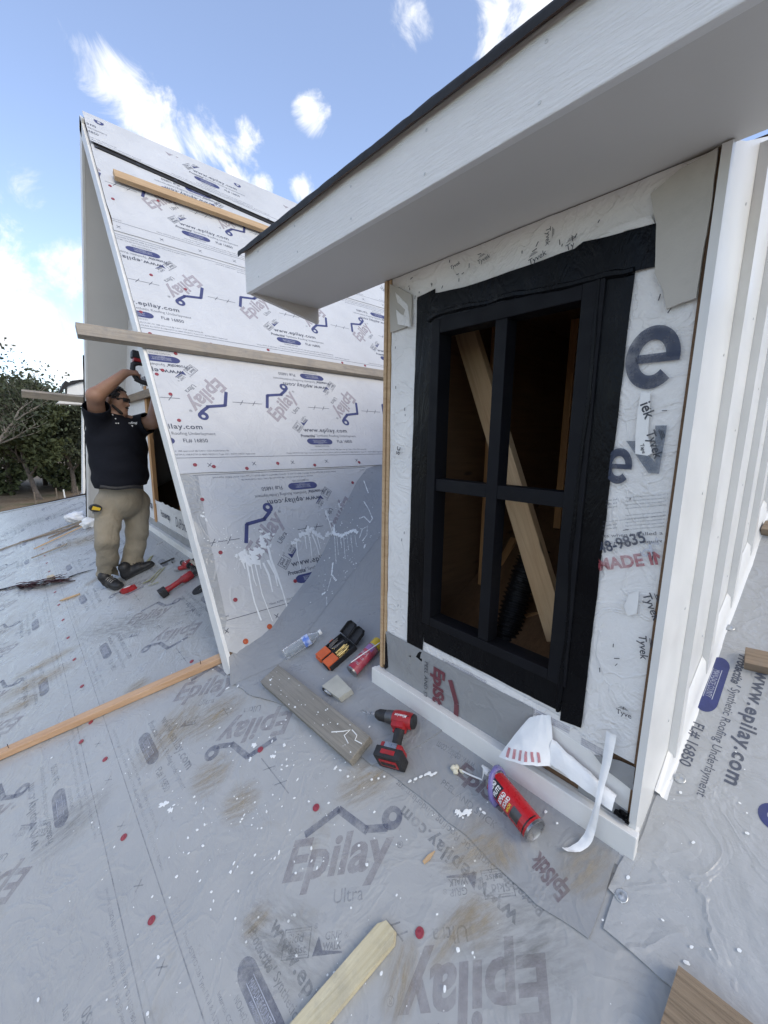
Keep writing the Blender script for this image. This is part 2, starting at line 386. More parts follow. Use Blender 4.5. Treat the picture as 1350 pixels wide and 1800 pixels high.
# ------------------------------------------------------------------ printed sheet pattern
REP = 1.21
NAVY, GREY, ROSE, PALE = 0, 1, 2, 3
def logo(mbs, M, badge=True):
    b = mbs[NAVY]
    def stroke(pts, w):
        for a, c in zip(pts[:-1], pts[1:]):
            a, c = Vector(a), Vector(c); d = (c-a).normalized(); p = Vector((-d.y, d.x))*w/2
            a2, c2 = a-d*w*.12, c+d*w*.12
            b.add([(a2-p).to_3d(), (c2-p).to_3d(), (c2+p).to_3d(), (a2+p).to_3d()], [(0, 1, 2, 3)], M)
    stroke([(.06, .112), (.176, .172)], .024); stroke([(.176, .172), (.285, .092)], .0245); stroke([(.278, .098), (.355, .092)], .0235)
    k = 24; vs = []; fs = []
    for i in range(k):
        t = 2*math.pi*i/k; vs += [(.372+.036*math.cos(t), .118+.036*math.sin(t), .0001), (.375+.0135*math.cos(t), .121+.0135*math.sin(t), .0001)]
    fs = [(2*i, (2*i+2) % (2*k), (2*i+3) % (2*k), 2*i+1) for i in range(k)]
    b.add(vs, fs, M)
    put(mbs[ROSE], 'Epilay', 0, -.05, .38, .15, M, bold=.03, shear=.2)
    put(mbs[GREY], 'Ultra', .185, -.082, .095, .034, M)
    put(mbs[GREY], '®', .388, .03, .02, .02, M)
    if badge:
        g = mbs[GREY]
        for x0, y0, x1, y1 in ((.04, -.19, .125, -.187), (.04, -.128, .125, -.125), (.04, -.19, .043, -.125), (.122, -.19, .125, -.125),
                               (.046, -.183, .119, -.1815), (.046, -.133, .119, -.1315)):
            g.add([(x0, y0, 0), (x1, y0, 0), (x1, y1, 0), (x0, y1, 0)], [(0, 1, 2, 3)], M)
        put(g, 'Skid', .052, -.156, .05, .02, M, bold=.02); put(g, 'Resist', .05, -.179, .064, .018, M, bold=.02)
        put(g, 'GRIP', .17, -.158, .05, .017, M); put(g, 'WALK', .165, -.180, .056, .017, M, bold=.03)
        b2 = mbs[NAVY]; b2.add([(.135, -.188, 0), (.225, -.188, 0), (.225, -.184, 0), (.165, -.178, 0), (.15, -.148, 0)], [(0, 1, 2, 3, 4)], M)
        put(g, '®', .132, -.132, .012, .012, M); put(g, '®', .228, -.16, .012, .012, M)
def block(mbs, M):
    g = mbs[GREY]
    put(g, 'www.epilay.com', 0, .318, .43, .052, M, bold=.025, space=1.12)
    put(g, "Protectite'", -.045, .277, .14, .03, M, bold=.03, shear=.25); put(g, 'Synthetic Roofing Underlayment', .105, .277, .40, .03, M)
    o = mbs[NAVY]; pts = []
    for i in range(24):
        t = 2*math.pi*i/24; cx = .075 if math.cos(t) > 0 else -.075
        pts.append((.115+cx+.045*math.cos(t), .2375+.0295*math.sin(t)))
    o.flat(pts, 0, M)
    p = mbs[PALE]
    for y in (.2245, .248): p.add([(.05, y, .0004), (.18, y, .0004), (.18, y+.0022, .0004), (.05, y+.0022, .0004)], [(0, 1, 2, 3)], M)
    put(p, 'MIAMI-DADE COUNTY', .055, .2285, .12, .017, M, z=.0004); put(p, 'APPROVED', .09, .213, .05, .008, M, z=.0004)
    put(g, 'NOA#23-0313.03', .05, .183, .135, .017, M)
    put(g, 'FL# 16850', .285, .222, .155, .033, M, bold=.015)
    put(g, 'Intertek CCRR 0364-EC-RS AC 188 approved @ CAN / CSA A220 Series 06', .0, .150, .56, .016, M)
    put(g, 'Meets ASTM D 226 Type I & II & ASTM D 4869 (CLASS A) ASTM E-108/ASTM D-4869 05(2011) Type I-IV / ASTM D8257 Approved', -.22, .122, .96, .016, M)
def module(shift):
    mbs = [MB() for _ in range(4)]; I = Matrix.Identity(4); flip = T(.41+shift, 1.155) @ RZm(math.pi)
    block(mbs, I); block(mbs, flip)
    logo(mbs, T(-.22+shift+.01, .424) @ RZm(R(45))); logo(mbs, T(.64, .79) @ RZm(R(225)))
    g = mbs[GREY]
    def ln(x0, y0, x1, y1, w=.0042):
        a, c = Vector((x0, y0)), Vector((x1, y1)); d = (c-a).normalized(); p = Vector((-d.y, d.x))*w/2
        g.add([(a-p).to_3d(), (c-p).to_3d(), (c+p).to_3d(), (a+p).to_3d()], [(0, 1, 2, 3)])
    ln(-.25, .1075, -.25+REP, .1075, .0036); ln(-.25, 1.048, -.25+REP, 1.048, .0036)
    for a, c in ((.13+shift, .34), (.70, .95-.02)):
        ln(a, .58, c, .58); L = c-a
        for q in (.3, .72): ln(a+L*q-.016, .558, a+L*q+.016, .602); 
    for i in range(4):
        x = -.2+i*REP/4; ln(x-.014, .036, x+.014, .064); ln(x-.012, .064, x+.012, .036); ln(x-.014, 1.09, x+.014, 1.118); ln(x+.014, 1.09, x-.014, 1.118)
    return [b.data() for b in mbs]
MOD0, MOD1 = module(0.0), module(.14)
INKS_W = ['ink_navy', 'ink_grey', 'ink_rose', 'ink_pale']; INKS_F = ['ink_navy_worn', 'ink_grey_worn', 'ink_rose_worn', 'ink_pale']
NAMES = ['printed_mark', 'printed_lettering', 'printed_logo', 'printed_oval_text']
def prints(parent, FM, mod, starts, y0, h, inks, planes=None, only=None):
    """copies of the print module laid on frame FM; planes clip in frame coordinates"""
    for s in starts:
        L = T(s, y0, h)
        for k in range(4):
            me = mod[k].copy()
            if planes:
                me.transform(L); me = clip(me, planes)
                if not len(me.polygons): continue
                stuff(link(NAMES[k], me, M_[inks[k]], parent, FM))
            else:
                stuff(link(NAMES[k], me, M_[inks[k]], parent, FM @ L))
# ------------------------------------------------------------------ ground
def build_ground():
    n = N('dry_ground'); k = n.noise(.35, 6, .6); k2 = n.noise(6, 6, .7)
    c = n.ramp(k, [(.35, (.17, .115, .068, 1)), (.55, (.26, .19, .12, 1)), (.72, (.12, .12, .05, 1))])
    c = n.mix(n.ramp(k2, [(.4, 0), (.7, .6)]), c, (.09, .065, .04, 1)); n.col(c).rough(.95).bump(k2, .6, .05)
    mb = MB(); S = 40; H = 1500; vs = []; q = [math.copysign(abs(t)**2.2, t)*H for t in np.linspace(-1, 1, S)]
    for y in q:
        for x in q: vs.append((x, y+30, -5.0+.5*fbm((x*.01, y*.01, 0))*min(1, (abs(x)+abs(y))/200)))
    mb.add(vs, [(j*S+i, j*S+i+1, (j+1)*S+i+1, (j+1)*S+i) for j in range(S-1) for i in range(S-1)])
    struct(mb.build('ground', n.m, smooth=True, ang=180))
build_ground()
# ------------------------------------------------------------------ main roof
EA, EB = fl(0, 902), fl(145, 873)
def build_main_roof():
    # far end runs along a hip line
    ea, eb = FLOOR.inverted() @ EA, FLOOR.inverted() @ EB
    d = ea-eb
    pts = [(3.5, -2.6), (3.5, 7.6)]
    k = (7.6-eb.y)/d.y; pts.append((eb.x+d.x*k, 7.6)); k = (-2.6-eb.y)/d.y; pts.append((eb.x+d.x*k, -2.6))
    global roof
    roof = struct(MB().prism(pts, -.18, -.012).build('roof', M_['osb'], M=FLOOR))
    def below(x):            # hip edge clip of a course between two u values
        t0 = (x-eb.y)/d.y; return eb.x+d.x*t0
    lap = .138
    edges = [-2.6, lap-1.07*2, lap-1.07, lap, lap+1.07, lap+2.14, lap+3.21, lap+4.28, lap+5.35, 7.6]
    for i in range(len(edges)-1):
        u0, u1 = edges[i], min(7.6, edges[i+1]+.15) if i < len(edges)-2 else 7.6
        z0 = -.012; z1 = min(.003*(i-3), .003)
        # lapped edge slightly wavy
        pts = [(3.5-.0, u1), (below(u1), u1)]
        nseg = 60; x0, x1 = below(u0), 3.5
        pts += [(x0+(x1-x0)*j/nseg, u0+.004*fbm((j*.4, i*7.1, 0))) for j in range(nseg+1)]
        sh = MB().prism(pts, -.0105, z1, None).build('underlayment_sheet', M_['under'], roof, FLOOR)
        if i in (1, 2, 3):
            ph = {3: -2.166, 2: -2.166-.42, 1: -2.166+.3}[i]
            st = [ph+REP*q for q in range(-7, 3) if -11 < ph+REP*q < 2.2]
            prints(sh, FLOOR, MOD1, st, u0, z1+.0012, INKS_F)
        # dark shadowed sealant line right below the lap
    return edges
build_main_roof()
HF = .0                                  # top of the middle course
def on_floor_poly(px): return [fu(*p) for p in px]
def dense(poly, closed=True, step=.03, amp=.003, seed=0):
    out = []; n = len(poly)
    for i in range(n if closed else n-1):
        a, b = Vector(poly[i]), Vector(poly[(i+1) % n]); k = max(1, int((b-a).length/step))
        for j in range(k):
            p = a.lerp(b, j/k); out.append((p.x+amp*fbm((p.x*9, p.y*9, seed)), p.y+amp*fbm((p.x*9, p.y*9, seed+5))))
    if not closed: out.append(tuple(poly[-1]))
    return out
def sheet_on_floor(name, poly, h0, h1, mat, parent):
    return MB().prism(poly, h0, h1).build(name, mat, parent, FLOOR)
def membranes():
    # peel-and-stick sheet in front of the near dormer
    a = [(672, 1200), (632, 1262), (655, 1343), (700, 1372), (760, 1417), (850, 1500), (940, 1588), (1035, 1652), (1068, 1560), (1085, 1500), (1112, 1478)]
    pa = dense(on_floor_poly(a)+[(-.2, 1.30), (-1.3, 1.30)], amp=.006)
    global epi
    epi = sheet_on_floor('peel_and_stick_sheet', pa, .0015, .0050, M_['epistik'], roof)
    # valley sheet between dormers
    b = [(405, 1196), (440, 1223), (500, 1240), (580, 1292), (655, 1346), (715, 1326), (752, 1303), (790, 1277), (700, 1200)]
    pb = dense(on_floor_poly(b)+[(-1.25, 3.4), (-2.75, 3.4)], amp=.006, seed=3)
    sheet_on_floor('valley_sheet', pb, .0020, .0085, M_['epistik'], roof)
    # strip turned up the side wall, right
    c = [(1060, 1634), (1078, 1578), (1083, 1560), (1128, 1470)]
    pc = on_floor_poly(c)+[(-.22, 7.4), (1.6, 7.4), (1.6, .72)]+on_floor_poly([(1290, 1840), (1190, 1745)])
    global strip
    strip = sheet_on_floor('upturned_sheet', dense(pc, amp=.004, seed=8), .0015, .0065, M_['crease'], roof)
    d = [(1105, 1490), (1069, 1564), (1083, 1580), (1128, 1500)]
    sheet_on_floor('corner_patch', dense(on_floor_poly(d), amp=.006, seed=4, step=.01), .0065, .0085, M_['crease'], roof)
    # prints of the upturned strip: text runs down the slope
    SM = FLOOR @ T(-.44, 2.0) @ RZm(R(-90))
    prints(strip, SM, MOD0, [0, -REP], 0, .0075, INKS_W if False else ['ink_navy', 'ink_grey', 'ink_rose', 'ink_pale'], [((0, .215, 0), (0, -1, 0)), ((.62, 0, 0), (1, 0, 0))])
    # faint peel-and-stick marks
    def stamp(parent, p0, p1, h, s, hh, mat, mirror=False, **kw):
        M, L = lay(p0, p1, h); b = MB(); put(b, s, 0, 0, L, hh, M, **kw); b.build('printed_lettering', M_[mat], parent)
    stamp(epi, (795, 1368), (905, 1462), .0062, 'EpiStik', .07, 'ink_maroon_worn', bold=.04, shear=.1)
    stamp(epi, (775, 1380), (870, 1460), .0062, 'PEEL AND STICK', .02, 'ink_grey_worn')
    stamp(epi, (1010, 1560), (955, 1490), .0062, 'EpiStik', .06, 'ink_maroon_worn', bold=.04)
    stamp(epi, (840, 1340), (775, 1300), .0062, 'www.epilay.com', .04, 'ink_grey_worn')
membranes()
# ------------------------------------------------------------------ near dormer
ND = thing('dormer', 'unfinished dormer with black taped window opening and white fascia', 'dormer', (XW, .76, -1.07))
LX0, LX1 = -1.283, -YS                    # wall frame x range
def crumple(x0, x1, y0, y1, hole=None, amp=.004, step=.014, base=.002, seed=0, poly=None):
    nx = max(2, int((x1-x0)/step)); ny = max(2, int((y1-y0)/step)); mb = MB(); vs = []
    for j in range(ny+1):
        for i in range(nx+1):
            x = x0+(x1-x0)*i/nx; y = y0+(y1-y0)*j/ny
            z = base+amp*(.5+.5*fbm((x*5, y*5, seed), 4))+amp*.7*max(0, fbm((x*14+3*fbm((x*3, y*3, seed)), y*9, seed+4), 3))
            vs.append((x, y, z))
    fs = []
    for j in range(ny):
        for i in range(nx):
            cx = x0+(x1-x0)*(i+.5)/nx; cy = y0+(y1-y0)*(j+.5)/ny
            if hole and hole[0] < cx < hole[1] and hole[2] < cy < hole[3]: continue
            k = j*(nx+1)+i; fs.append((k, k+1, k+nx+2, k+nx+1))
    return mb.add(vs, fs)
def build_near_dormer():
    P = ND
    # sheathing with the window hole (one wall board behind the wrap)
    hx0, hx1, hy0, hy1 = -1.035, -.46, -.715, .405
    w = MB()
    w.span((LX0+.004, -1.16, -.02), (hx0, .62, 0)); w.span((hx1, -1.16, -.02), (LX1-.004, .62, 0))
    w.span((hx0, -1.16, -.02), (hx1, hy0, 0)); w.span((hx0, hy1, -.02), (hx1, .62, 0))
    wall = w.build('front_wall', M_['osb'], P, WALL)
    wr = crumple(LX0+.034, LX1-.0255, -.845, .592, (hx0-.012, hx1+.012, hy0-.012, hy1+.012)).build('house_wrap', M_['wrap'], wall, WALL, smooth=True, ang=180)
    # window frame: bars and muntins
    fr = MB(); fz0, fz1 = -.05, .016
    xa, xb, xc, xd, xe, xf = -1.034, -.995, -.776, -.735, -.518, -.462
    za, zb, zc, zd, ze, zf = .404, .357, -.143, -.187, -.68, -.714
    g = MB()
    g.span((xa, zf, fz0), (xb, za, fz1), bev=.003); g.span((xe, zf, fz0), (xf, za, fz1), bev=.003)
    g.span((xb, zb, fz0), (xe, za, fz1-.001), bev=.003); g.span((xb, zf, fz0), (xe, ze, fz1-.001), bev=.003)
    wf = g.build('window_frame', M_['black_frame'], P, WALL)
    MB().span((xc, ze, fz0+.006), (xd, zb, fz1-.005), bev=.002).build('muntin', M_['black_frame'], wf, WALL)
    MB().span((xb, zd, fz0+.007), (xc, zc, fz1-.006), bev=.002).build('muntin', M_['black_frame'], wf, WALL)
    MB().span((xd, zd, fz0+.007), (xe, zc, fz1-.006), bev=.002).build('muntin', M_['black_frame'], wf, WALL)
    # tape strips
    def strip_(pts, h0, h1, amp=.002, seed=0, name='flashing_tape'):
        poly = dense(pts, step=.02, amp=amp, seed=seed)
        xs = [p[0] for p in poly]; ys = [p[1] for p in poly]
        MB().prism(poly, h0, h1).build(name, M_['tape'], P, WALL)
    strip_([(-1.122, -.893), (-1.034, -.890), (-1.030, -.79), (-1.028, .506), (-1.112, .498), (-1.118, -.1)], .0075, .0095, seed=1)
    strip_([(-.470, -.828), (-.408, -.818), (-.402, .0), (-.400, .40), (-.466, .46)], .0076, .0098, seed=2)
    strip_([(-1.112, .488), (-1.06, .492), (-.9, .480), (-.55, .487), (-.53, .497), (-.45, .490), (-.352, .483), (-.348, .392), (-.41, .396), (-.47, .402), (-1.03, .402), (-1.03, .43), (-1.11, .45)], .0104, .0124, seed=3)
    strip_([(-1.03, -.712), (-.466, -.712), (-.47, -.80), (-1.026, -.795)], .0090, .0105, seed=4)
    # ridge of folded tape over the head of the window
    MB().tube([(-1.05+.65*t, .408+.012*math.sin(t*5)+.012*fbm((t*4, 0, 0)), .014+.006*fbm((t*6, 2, 0))) for t in np.linspace(0, 1, 30)], [.008+.005*abs(fbm((t*5, 9, 0))) for t in np.linspace(0, 1, 30)], 6).build('tape_fold', M_['tape'], P, WALL, smooth=True)
    MB().tube([(-.478+.008*fbm((t*3, 1, 0)), -.80+1.2*t, .013+.004*fbm((t*7, 3, 0))) for t in np.linspace(0, 1, 40)], [.006+.004*abs(fbm((t*6, 5, 0))) for t in np.linspace(0, 1, 40)], 6).build('tape_fold', M_['tape'], P, WALL, smooth=True)
    # lower membrane strip and the white paper edge under the window
    ep = crumple(LX0+.03, -.555, -1.03, -.835, None, .002, .02, .0085, 7).build('peel_and_stick_strip', M_['epistik'], P, WALL, smooth=True, ang=180)
    b = MB(); L = wl(775, 1185); 
    M = T(-.985, -.873, .0135) @ RZm(R(-90)); put(b, 'EpiStik', -.0, .0, .21, .075, M, bold=.045, shear=.05)
    b.build('printed_lettering', M_['ink_maroon'], ep, WALL)
    b = MB(); put(b, 'PEEL AND STICK', 0, -.03, .20, .018, M); b.build('printed_lettering', M_['ink_black'], ep, WALL)
    b = MB()
    for p, q in (((.02, .10), (.10, .135)), ((.10, .135), (.21, .135))):
        a, c = Vector(p), Vector(q); d = (c-a).normalized(); o = Vector((-d.y, d.x))*.011
        b.add([(a-o).to_3d(), (c-o).to_3d(), (c+o).to_3d(), (a+o).to_3d()], [(0, 1, 2, 3)], M)
    b.build('printed_mark', M_['ink_maroon'], ep, WALL)
    paper = [(-1.02, -.80), (-.475, -.815), (-.405, -.835), (-.33, -.84), (-.335, -.885), (-.41, -.875), (-.50, -.862), (-.75, -.845), (-1.025, -.838)]
    pp = MB().prism(dense(paper, step=.015, amp=.005, seed=3), .0062, .0072).build('backing_paper', M_['wrap'], P, WALL)
    b = MB()
    for i in range(4):
        put(b, 'APPLY TO CLEAN DRY SURFACE ABOVE 40F. REMOVE RELEASE LINER BEFORE INSTALLING AND ROLL FIRMLY', -.93+.0*i, -.829-.006*i, .20, .0042, Matrix.Identity(4), z=.0078)
        put(b, 'INSTALL IN ACCORDANCE WITH LOCAL CODE. LAP SHINGLE FASHION. KEEP LINER FROM WALKWAYS', -.66, -.838-.006*i, .22, .0042, Matrix.Identity(4), z=.0078)
        put(b, 'OVERLAP END SEAMS SIX INCHES AND SEAL ALL EDGES AROUND OPENINGS', -.405, -.852-.006*i, .075, .0042, Matrix.Identity(4), z=.0078)
    b.build('printed_lettering', M_['ink_navy'], pp, WALL)
    # bared corner: white backer board, grey membrane patch
    MB().prism(dense([(-.60, -.850), (-.40, -.872), (-.262, -.90), (-.262, -1.0), (-.38, -1.0), (-.60, -1.0)], step=.03, amp=.002), .004, .0082).build('backer_board', M_['white'], P, WALL)
    MB().prism(dense([(-.365, -.872), (-.30, -.850), (-.262, -.845), (-.262, -.914), (-.33, -.902)], step=.01, amp=.004, seed=9), .0125, .0145).build('membrane_patch', M_['epistik'], P, WALL)
    MB().prism(dense([(-.40, -.972), (-.262, -.988), (-.262, -1.03), (-.40, -1.03)], step=.01, amp=.003, seed=2), .004, .010).build('membrane_patch', M_['epistik'], P, WALL)
    # debris stuck in the corner
    mb = MB()
    for i in range(14):
        mb.box((-.29+.03*random.random(), -1.005+.02*random.random(), .02+.01*random.random()), (.02*random.random()+.004, .006, .006), None)
    mb.build('tape_scrap', M_['tape'], P, WALL)
    # base trim board with ledge
    bt = MB(); bt.span((LX0-.02, -1.12, .022), (LX1+.012, -1.018, .046), bev=.003); bt.build('base_trim', M_['white'], P, WALL)
    MB().span((LX0-.018, -1.045, .001), (LX1+.006, -1.022, .0215)).build('base_ledge', M_['white'], P, WALL)
    # pine edge strips, left
    MB().span((LX0-.004, -1.018, -.012), (LX0+.012, .592, .012), bev=.0015).build('edge_strip', M_['pine'], P, WALL @ Matrix.Identity(4))
    MB().span((LX0+.016, -1.0, -.012), (LX0+.031, .592, .008), bev=.0015).build('edge_strip', M_['pine'], P, WALL)
    MB().prism(dense([(LX0+.03, -1.018), (LX0+.05, -1.0), (LX0+.042, -.9), (LX0+.032, -.85)], step=.02), .009, .013).build('tape_scrap', M_['tape'], P, WALL)
    # cement-board pieces and torn paper
    c1 = [wl(*p) for p in [(1147, 347), (1200, 305), (1266, 268), (1255, 350), (1240, 450), (1228, 528), (1200, 536), (1175, 545), (1170, 515), (1155, 485), (1158, 400)]]
    MB().prism(dense(c1, step=.012, amp=.003, seed=1), .0128, .0205).build('cement_board_piece', M_['cement'], P, WALL)
    c2 = [wl(*p) for p in [(690, 500), (700, 505), (728, 520), (727, 573), (691, 586)]]
    MB().prism(dense(c2, step=.012, amp=.003, seed=2), .0090, .0150).build('cement_board_piece', M_['cement'], P, WALL)
    for k, pts in enumerate(([(700, 515), (722, 540), (728, 578), (712, 570), (718, 548), (706, 535)], [(702, 545), (726, 562), (728, 578), (706, 570)])):
        q = [wl(*p) for p in pts]; MB().prism(dense(q, step=.006, amp=.006, seed=20+k), .0155+.002*k, .0168+.002*k).build('torn_paper', M_['wrap'], P, WALL)
    q = [wl(*p) for p in [(1050, 422), (1085, 400), (1145, 380), (1152, 395), (1128, 402), (1100, 408), (1075, 428)]]
    MB().prism(dense(q, step=.008, amp=.005, seed=31), .0096, .0103).build('torn_paper', M_['wrap'], P, WALL)
    for k, pts in enumerate(([(1130, 690), (1146, 692), (1143, 770), (1150, 795), (1140, 800), (1118, 797), (1120, 755), (1124, 720)],
                             [(1108, 1042), (1126, 1036), (1122, 1075), (1106, 1080), (1100, 1062)])):
        q = [wl(*p) for p in pts]; o = MB().prism(dense(q, step=.006, amp=.003, seed=40+k), .0118, .0126).build('tape_label', M_['label_white'], P, WALL)
    # ---- prints on the house wrap
    H = .0125; b = MB()
    def fit(s, p0, p1, mat, hh=None, rot=0, **kw):
        x0, y0 = wl(*p0); x1, y1 = wl(*p1); b = MB()
        if rot == 0: put(b, s, min(x0, x1), min(y0, y1), abs(x1-x0), abs(y1-y0), None, z=H, **kw)
        else:
            L = math.hypot(x1-x0, y1-y0); put(b, s, 0, 0, L, hh, T(x0, y0, H) @ RZm(math.atan2(y1-y0, x1-x0)), **kw)
        me = b.data(); me = clip(me, [((-.272, 0, 0), (1, 0, 0)), ((-.408, 0, 0), (-1, 0, 0))]); link('printed_lettering', me, M_[mat], wr, WALL)
    def big_e(p0, p1):
        x0, y0 = wl(*p0); x1, y1 = wl(*p1); x0, x1 = min(x0, x1), max(x0, x1); y0, y1 = min(y0, y1), max(y0, y1); cx, cy = (x0+x1)/2, (y0+y1)/2; rx, ry = (x1-x0)/2, (y1-y0)/2
        b = MB(); vs = []; K = 44
        for i in range(K+1):
            t = R(-2)+R(318)*i/K
            vs += [(cx+rx*math.cos(t), cy+ry*math.sin(t), H), (cx+rx*.50*math.cos(t), cy+ry*.56*math.sin(t), H)]
        b.add(vs, [(2*i+1, 2*i, 2*i+2, 2*i+3) for i in range(K)])
        b.add([(cx-rx*.55, cy-ry*.16, H+.0002), (cx+rx*.99, cy-ry*.16, H+.0002), (cx+rx*.99, cy+ry*.12, H+.0002), (cx-rx*.55, cy+ry*.12, H+.0002)], [(0, 1, 2, 3)])
        link('printed_lettering', clip(b.data(), [((-.272, 0, 0), (1, 0, 0)), ((-.408, 0, 0), (-1, 0, 0))]), M_['ink_wrap'], wr, WALL)
    def big_v(p0, p1, p2, w):
        q = [Vector(wl(*p)) for p in (p0, p1, p2)]; b = MB()
        b.prism([(q[0].x-w/2, q[0].y), (q[0].x+w/2, q[0].y), (q[1].x, q[1].y+w*1.1), (q[2].x-w/2, q[2].y), (q[2].x+w/2, q[2].y), (q[1].x+w*.45, q[1].y), (q[1].x-w*.45, q[1].y)], H-.0003, H)
        link('printed_lettering', clip(b.data(), [((-.268, 0, 0), (1, 0, 0)), ((-.408, 0, 0), (-1, 0, 0))]), M_['ink_faded'], wr, WALL)
    big_e((1097, 688), (1207, 565)); big_e((1064, 848), (1118, 788))
    big_v((1113, 775), (1152, 832), (1165, 748), .024)
    fit('requirements when installed as an air', (1010, 948), (1215, 938), 'ink_black', .011, 1)
    fit('& Air Barrier Material requirements of', (1018, 962), (1225, 951), 'ink_black', .011, 1)
    fit('800-448-9835', (1010, 985), (1140, 952), 'ink_wrap', .03, 1, bold=.02)
    fit('tyv', (1140, 985), (1172, 952), 'ink_pale', .026, 1, bold=.02)
    fit('MADE IN U', (1057, 1002), (1215, 985), 'ink_red', .033, 1, bold=.035)
    for i in range(9):
        y = 868+i*6.2+(6 if i > 3 else 0)
        fit('Rigorous DuPont certified seam system meets ICC performance', (1103, y+8), (1195, y), 'ink_grey', .0045, 1)
        if i in (0, 1, 2, 6, 7): fit('the code and', (1060, y+14), (1088, y+10), 'ink_grey', .0045, 1)
    fit('Note: install per manufacturer guidelines for weather resistive use', (1062, 918), (1190, 905), 'ink_grey', .004, 1)
    # small tape labels reading at angles
    b = MB()
    for s, p, a, h in (('Tyvek', (1127, 1043), -62, .026), ('Tyvek', (1121, 1112), -80, .024), ('Tyvek', (1133, 762), -68, .026), ('iek', (1128, 712), -68, .024), ('Tyve', (1086, 1252), 4, .018),
                       ('Tyvek', (845, 470), 12, .017), ('Tyvek', (935, 472), 16, .02), ('Tyvek', (797, 478), 10, .015), ('Ty', (1000, 448), 14, .02), ('Tyvek', (962, 405), -88, .017), ('Tape', (1126, 782), -70, .011), ('sc', (706, 800), 75, .02)):
        x, y = wl(*p); M = T(x, y, .0137) @ RZm(R(a)); put(b, s, 0, 0, None, h, M, bold=.015)
        if s.startswith('Ty') and h > .016:
            for q in range(3): b.add([(.004+q*.003, h*1.25+q*h*.13, 0), (.03-q*.003, h*1.25+q*h*.13, 0), (.03-q*.003, h*1.32+q*h*.13, 0), (.004+q*.003, h*1.32+q*h*.13, 0)], [(0, 1, 2, 3)], M)
    b.build('printed_lettering', M_['ink_black'], wr, WALL)
    # staples and scuffs
    b = MB()
    for i in range(95) if False else list(range(0, 50, 2))+list(range(50, 95, 2)):
        if i < 50: x, y = random.uniform(-1.24, -.45), random.uniform(.49, .58)
        elif i < 65: x, y = random.uniform(-1.24, -1.14), random.uniform(-.8, .4)
        else: x, y = random.uniform(-.39, -.28), random.uniform(-.8, .4)
        a = random.choice((0, 90, 80, 100, 20, 60)); L = random.uniform(.006, .014)
        b.box((0, 0, 0), (L, .0016, .0016), T(x, y, .0118) @ RZm(R(a)))
    b.build('staples', M_['ink_black'], wr, WALL)
    # ---- side wall with battens
    X1 = 4.6; top = lambda X: .594+.47*(X-XW); bot = lambda X: -CH+SL*X-.02
    sw = MB().prism([(XW+.004, bot(XW)), (X1, bot(X1)), (X1, top(X1)), (XW+.004, top(XW))], -.03, 0).build('side_wall', M_['siding'], P, SIDE)
    cols = [onY(x, 700, YS).x for x in (1228, 1268, 1310)]
    pitch = .305
    xs = [1.38+pitch*i for i in range(10)]
    for i, x in enumerate(xs):
        bw = .045; d = .021
        MB().prism([(x, bot(x)+.05), (x+bw, bot(x+bw)+.05), (x+bw, top(x+bw)-.012), (x, top(x)-.012)], .0002, d).build('batten', M_['siding'], sw, SIDE)
    # corner board: edge seen from the front
    MB().prism([(XW-.022, -1.1), (XW+.11, -1.06), (XW+.11, top(XW+.11)-.004), (XW-.022, .590)], -.016, .0015).build('corner_board', M_['siding'], P, SIDE)
    MB().span((-.2675, -1.02, -.004), (-.2600, .588, .010)).build('plywood_edge', M_['osb'], P, WALL)
    # sloping bottom flashing along the side wall
    vs = []; fs = []; K = 60
    for i in range(K+1):
        X = XW+.13+(X1-XW-.13)*i/K; wv = .006*fbm((X*6, 0, 0))
        zf_ = -CH+SL*X+.004
        hh = min(1, .15+max(0, X-XW-.13)/.3)
        prof = [(YS-.001, zf_+.085*hh), (YS-.014+wv*.2, zf_+.07*hh), (YS-.018+wv*.4, zf_+.03*hh), (YS-.026+wv*.8, zf_+.004), (YS-.040+wv*2, zf_+.002)]
        vs += [(X, a, c) for a, c in prof]
    for i in range(K):
        for j in range(4): k = i*5+j; fs.append((k, k+1, k+6, k+5))
    MB().add(vs, fs).build('base_flashing', M_['siding'], P, smooth=True, ang=180)
    # ---- far side wall
    MB().prism([(XW+.01, bot(XW)), (X1, bot(X1)), (X1, top(X1)), (XW+.01, top(XW))], 0, .03, ).build('side_wall', M_['inner'], P, frame((0, 1.279, 0), (1, 0, 0), (0, 0, 1)))
    # ---- eave box: soffit, fascias, roof
    XF, YL, YR = .807, 1.79, -.27
    z0, z1 = .594, .747
    MB().span((XF+.02, YR+.02, z0+.001), (XW+.001, YL-.02, z0+.014)).build('soffit', M_['soffit'], P)
    MB().span((-YL, z0-.004, -.02), (-YR, z1, 0), bev=.003).build('fascia', M_['fascia'], P, frame((XF, 0, 0), (0, -1, 0), (0, 0, 1)))
    for y, nm in ((YL, 1), (YR, -1)):
        a = y-.02 if nm > 0 else y; 
        MB().prism([(XF+.0205, z0-.004), (XW+.002, z0-.063 if nm > 0 else z0-.01), (XW+.002, z1+.16), (XF+.0205, z1-.004)], 0, .02).build('fascia', M_['soffit'], P, frame((0, a+.02, 0), (1, 0, 0), (0, 0, 1)))
    # raked soffits and roof deck up the slope
    s = .47
    rt = lambda X: z1+.004+s*(X-XF)
    MB().prism([(XF-.012, rt(XF-.012)), (X1, rt(X1)), (X1, rt(X1)+.008), (XF-.012, rt(XF-.012)+.008)], 0, 1.30-YS+.035).build('roof_deck', M_['osb'], P, frame((0, 1.31, 0), (1, 0, 0), (0, 0, 1)))
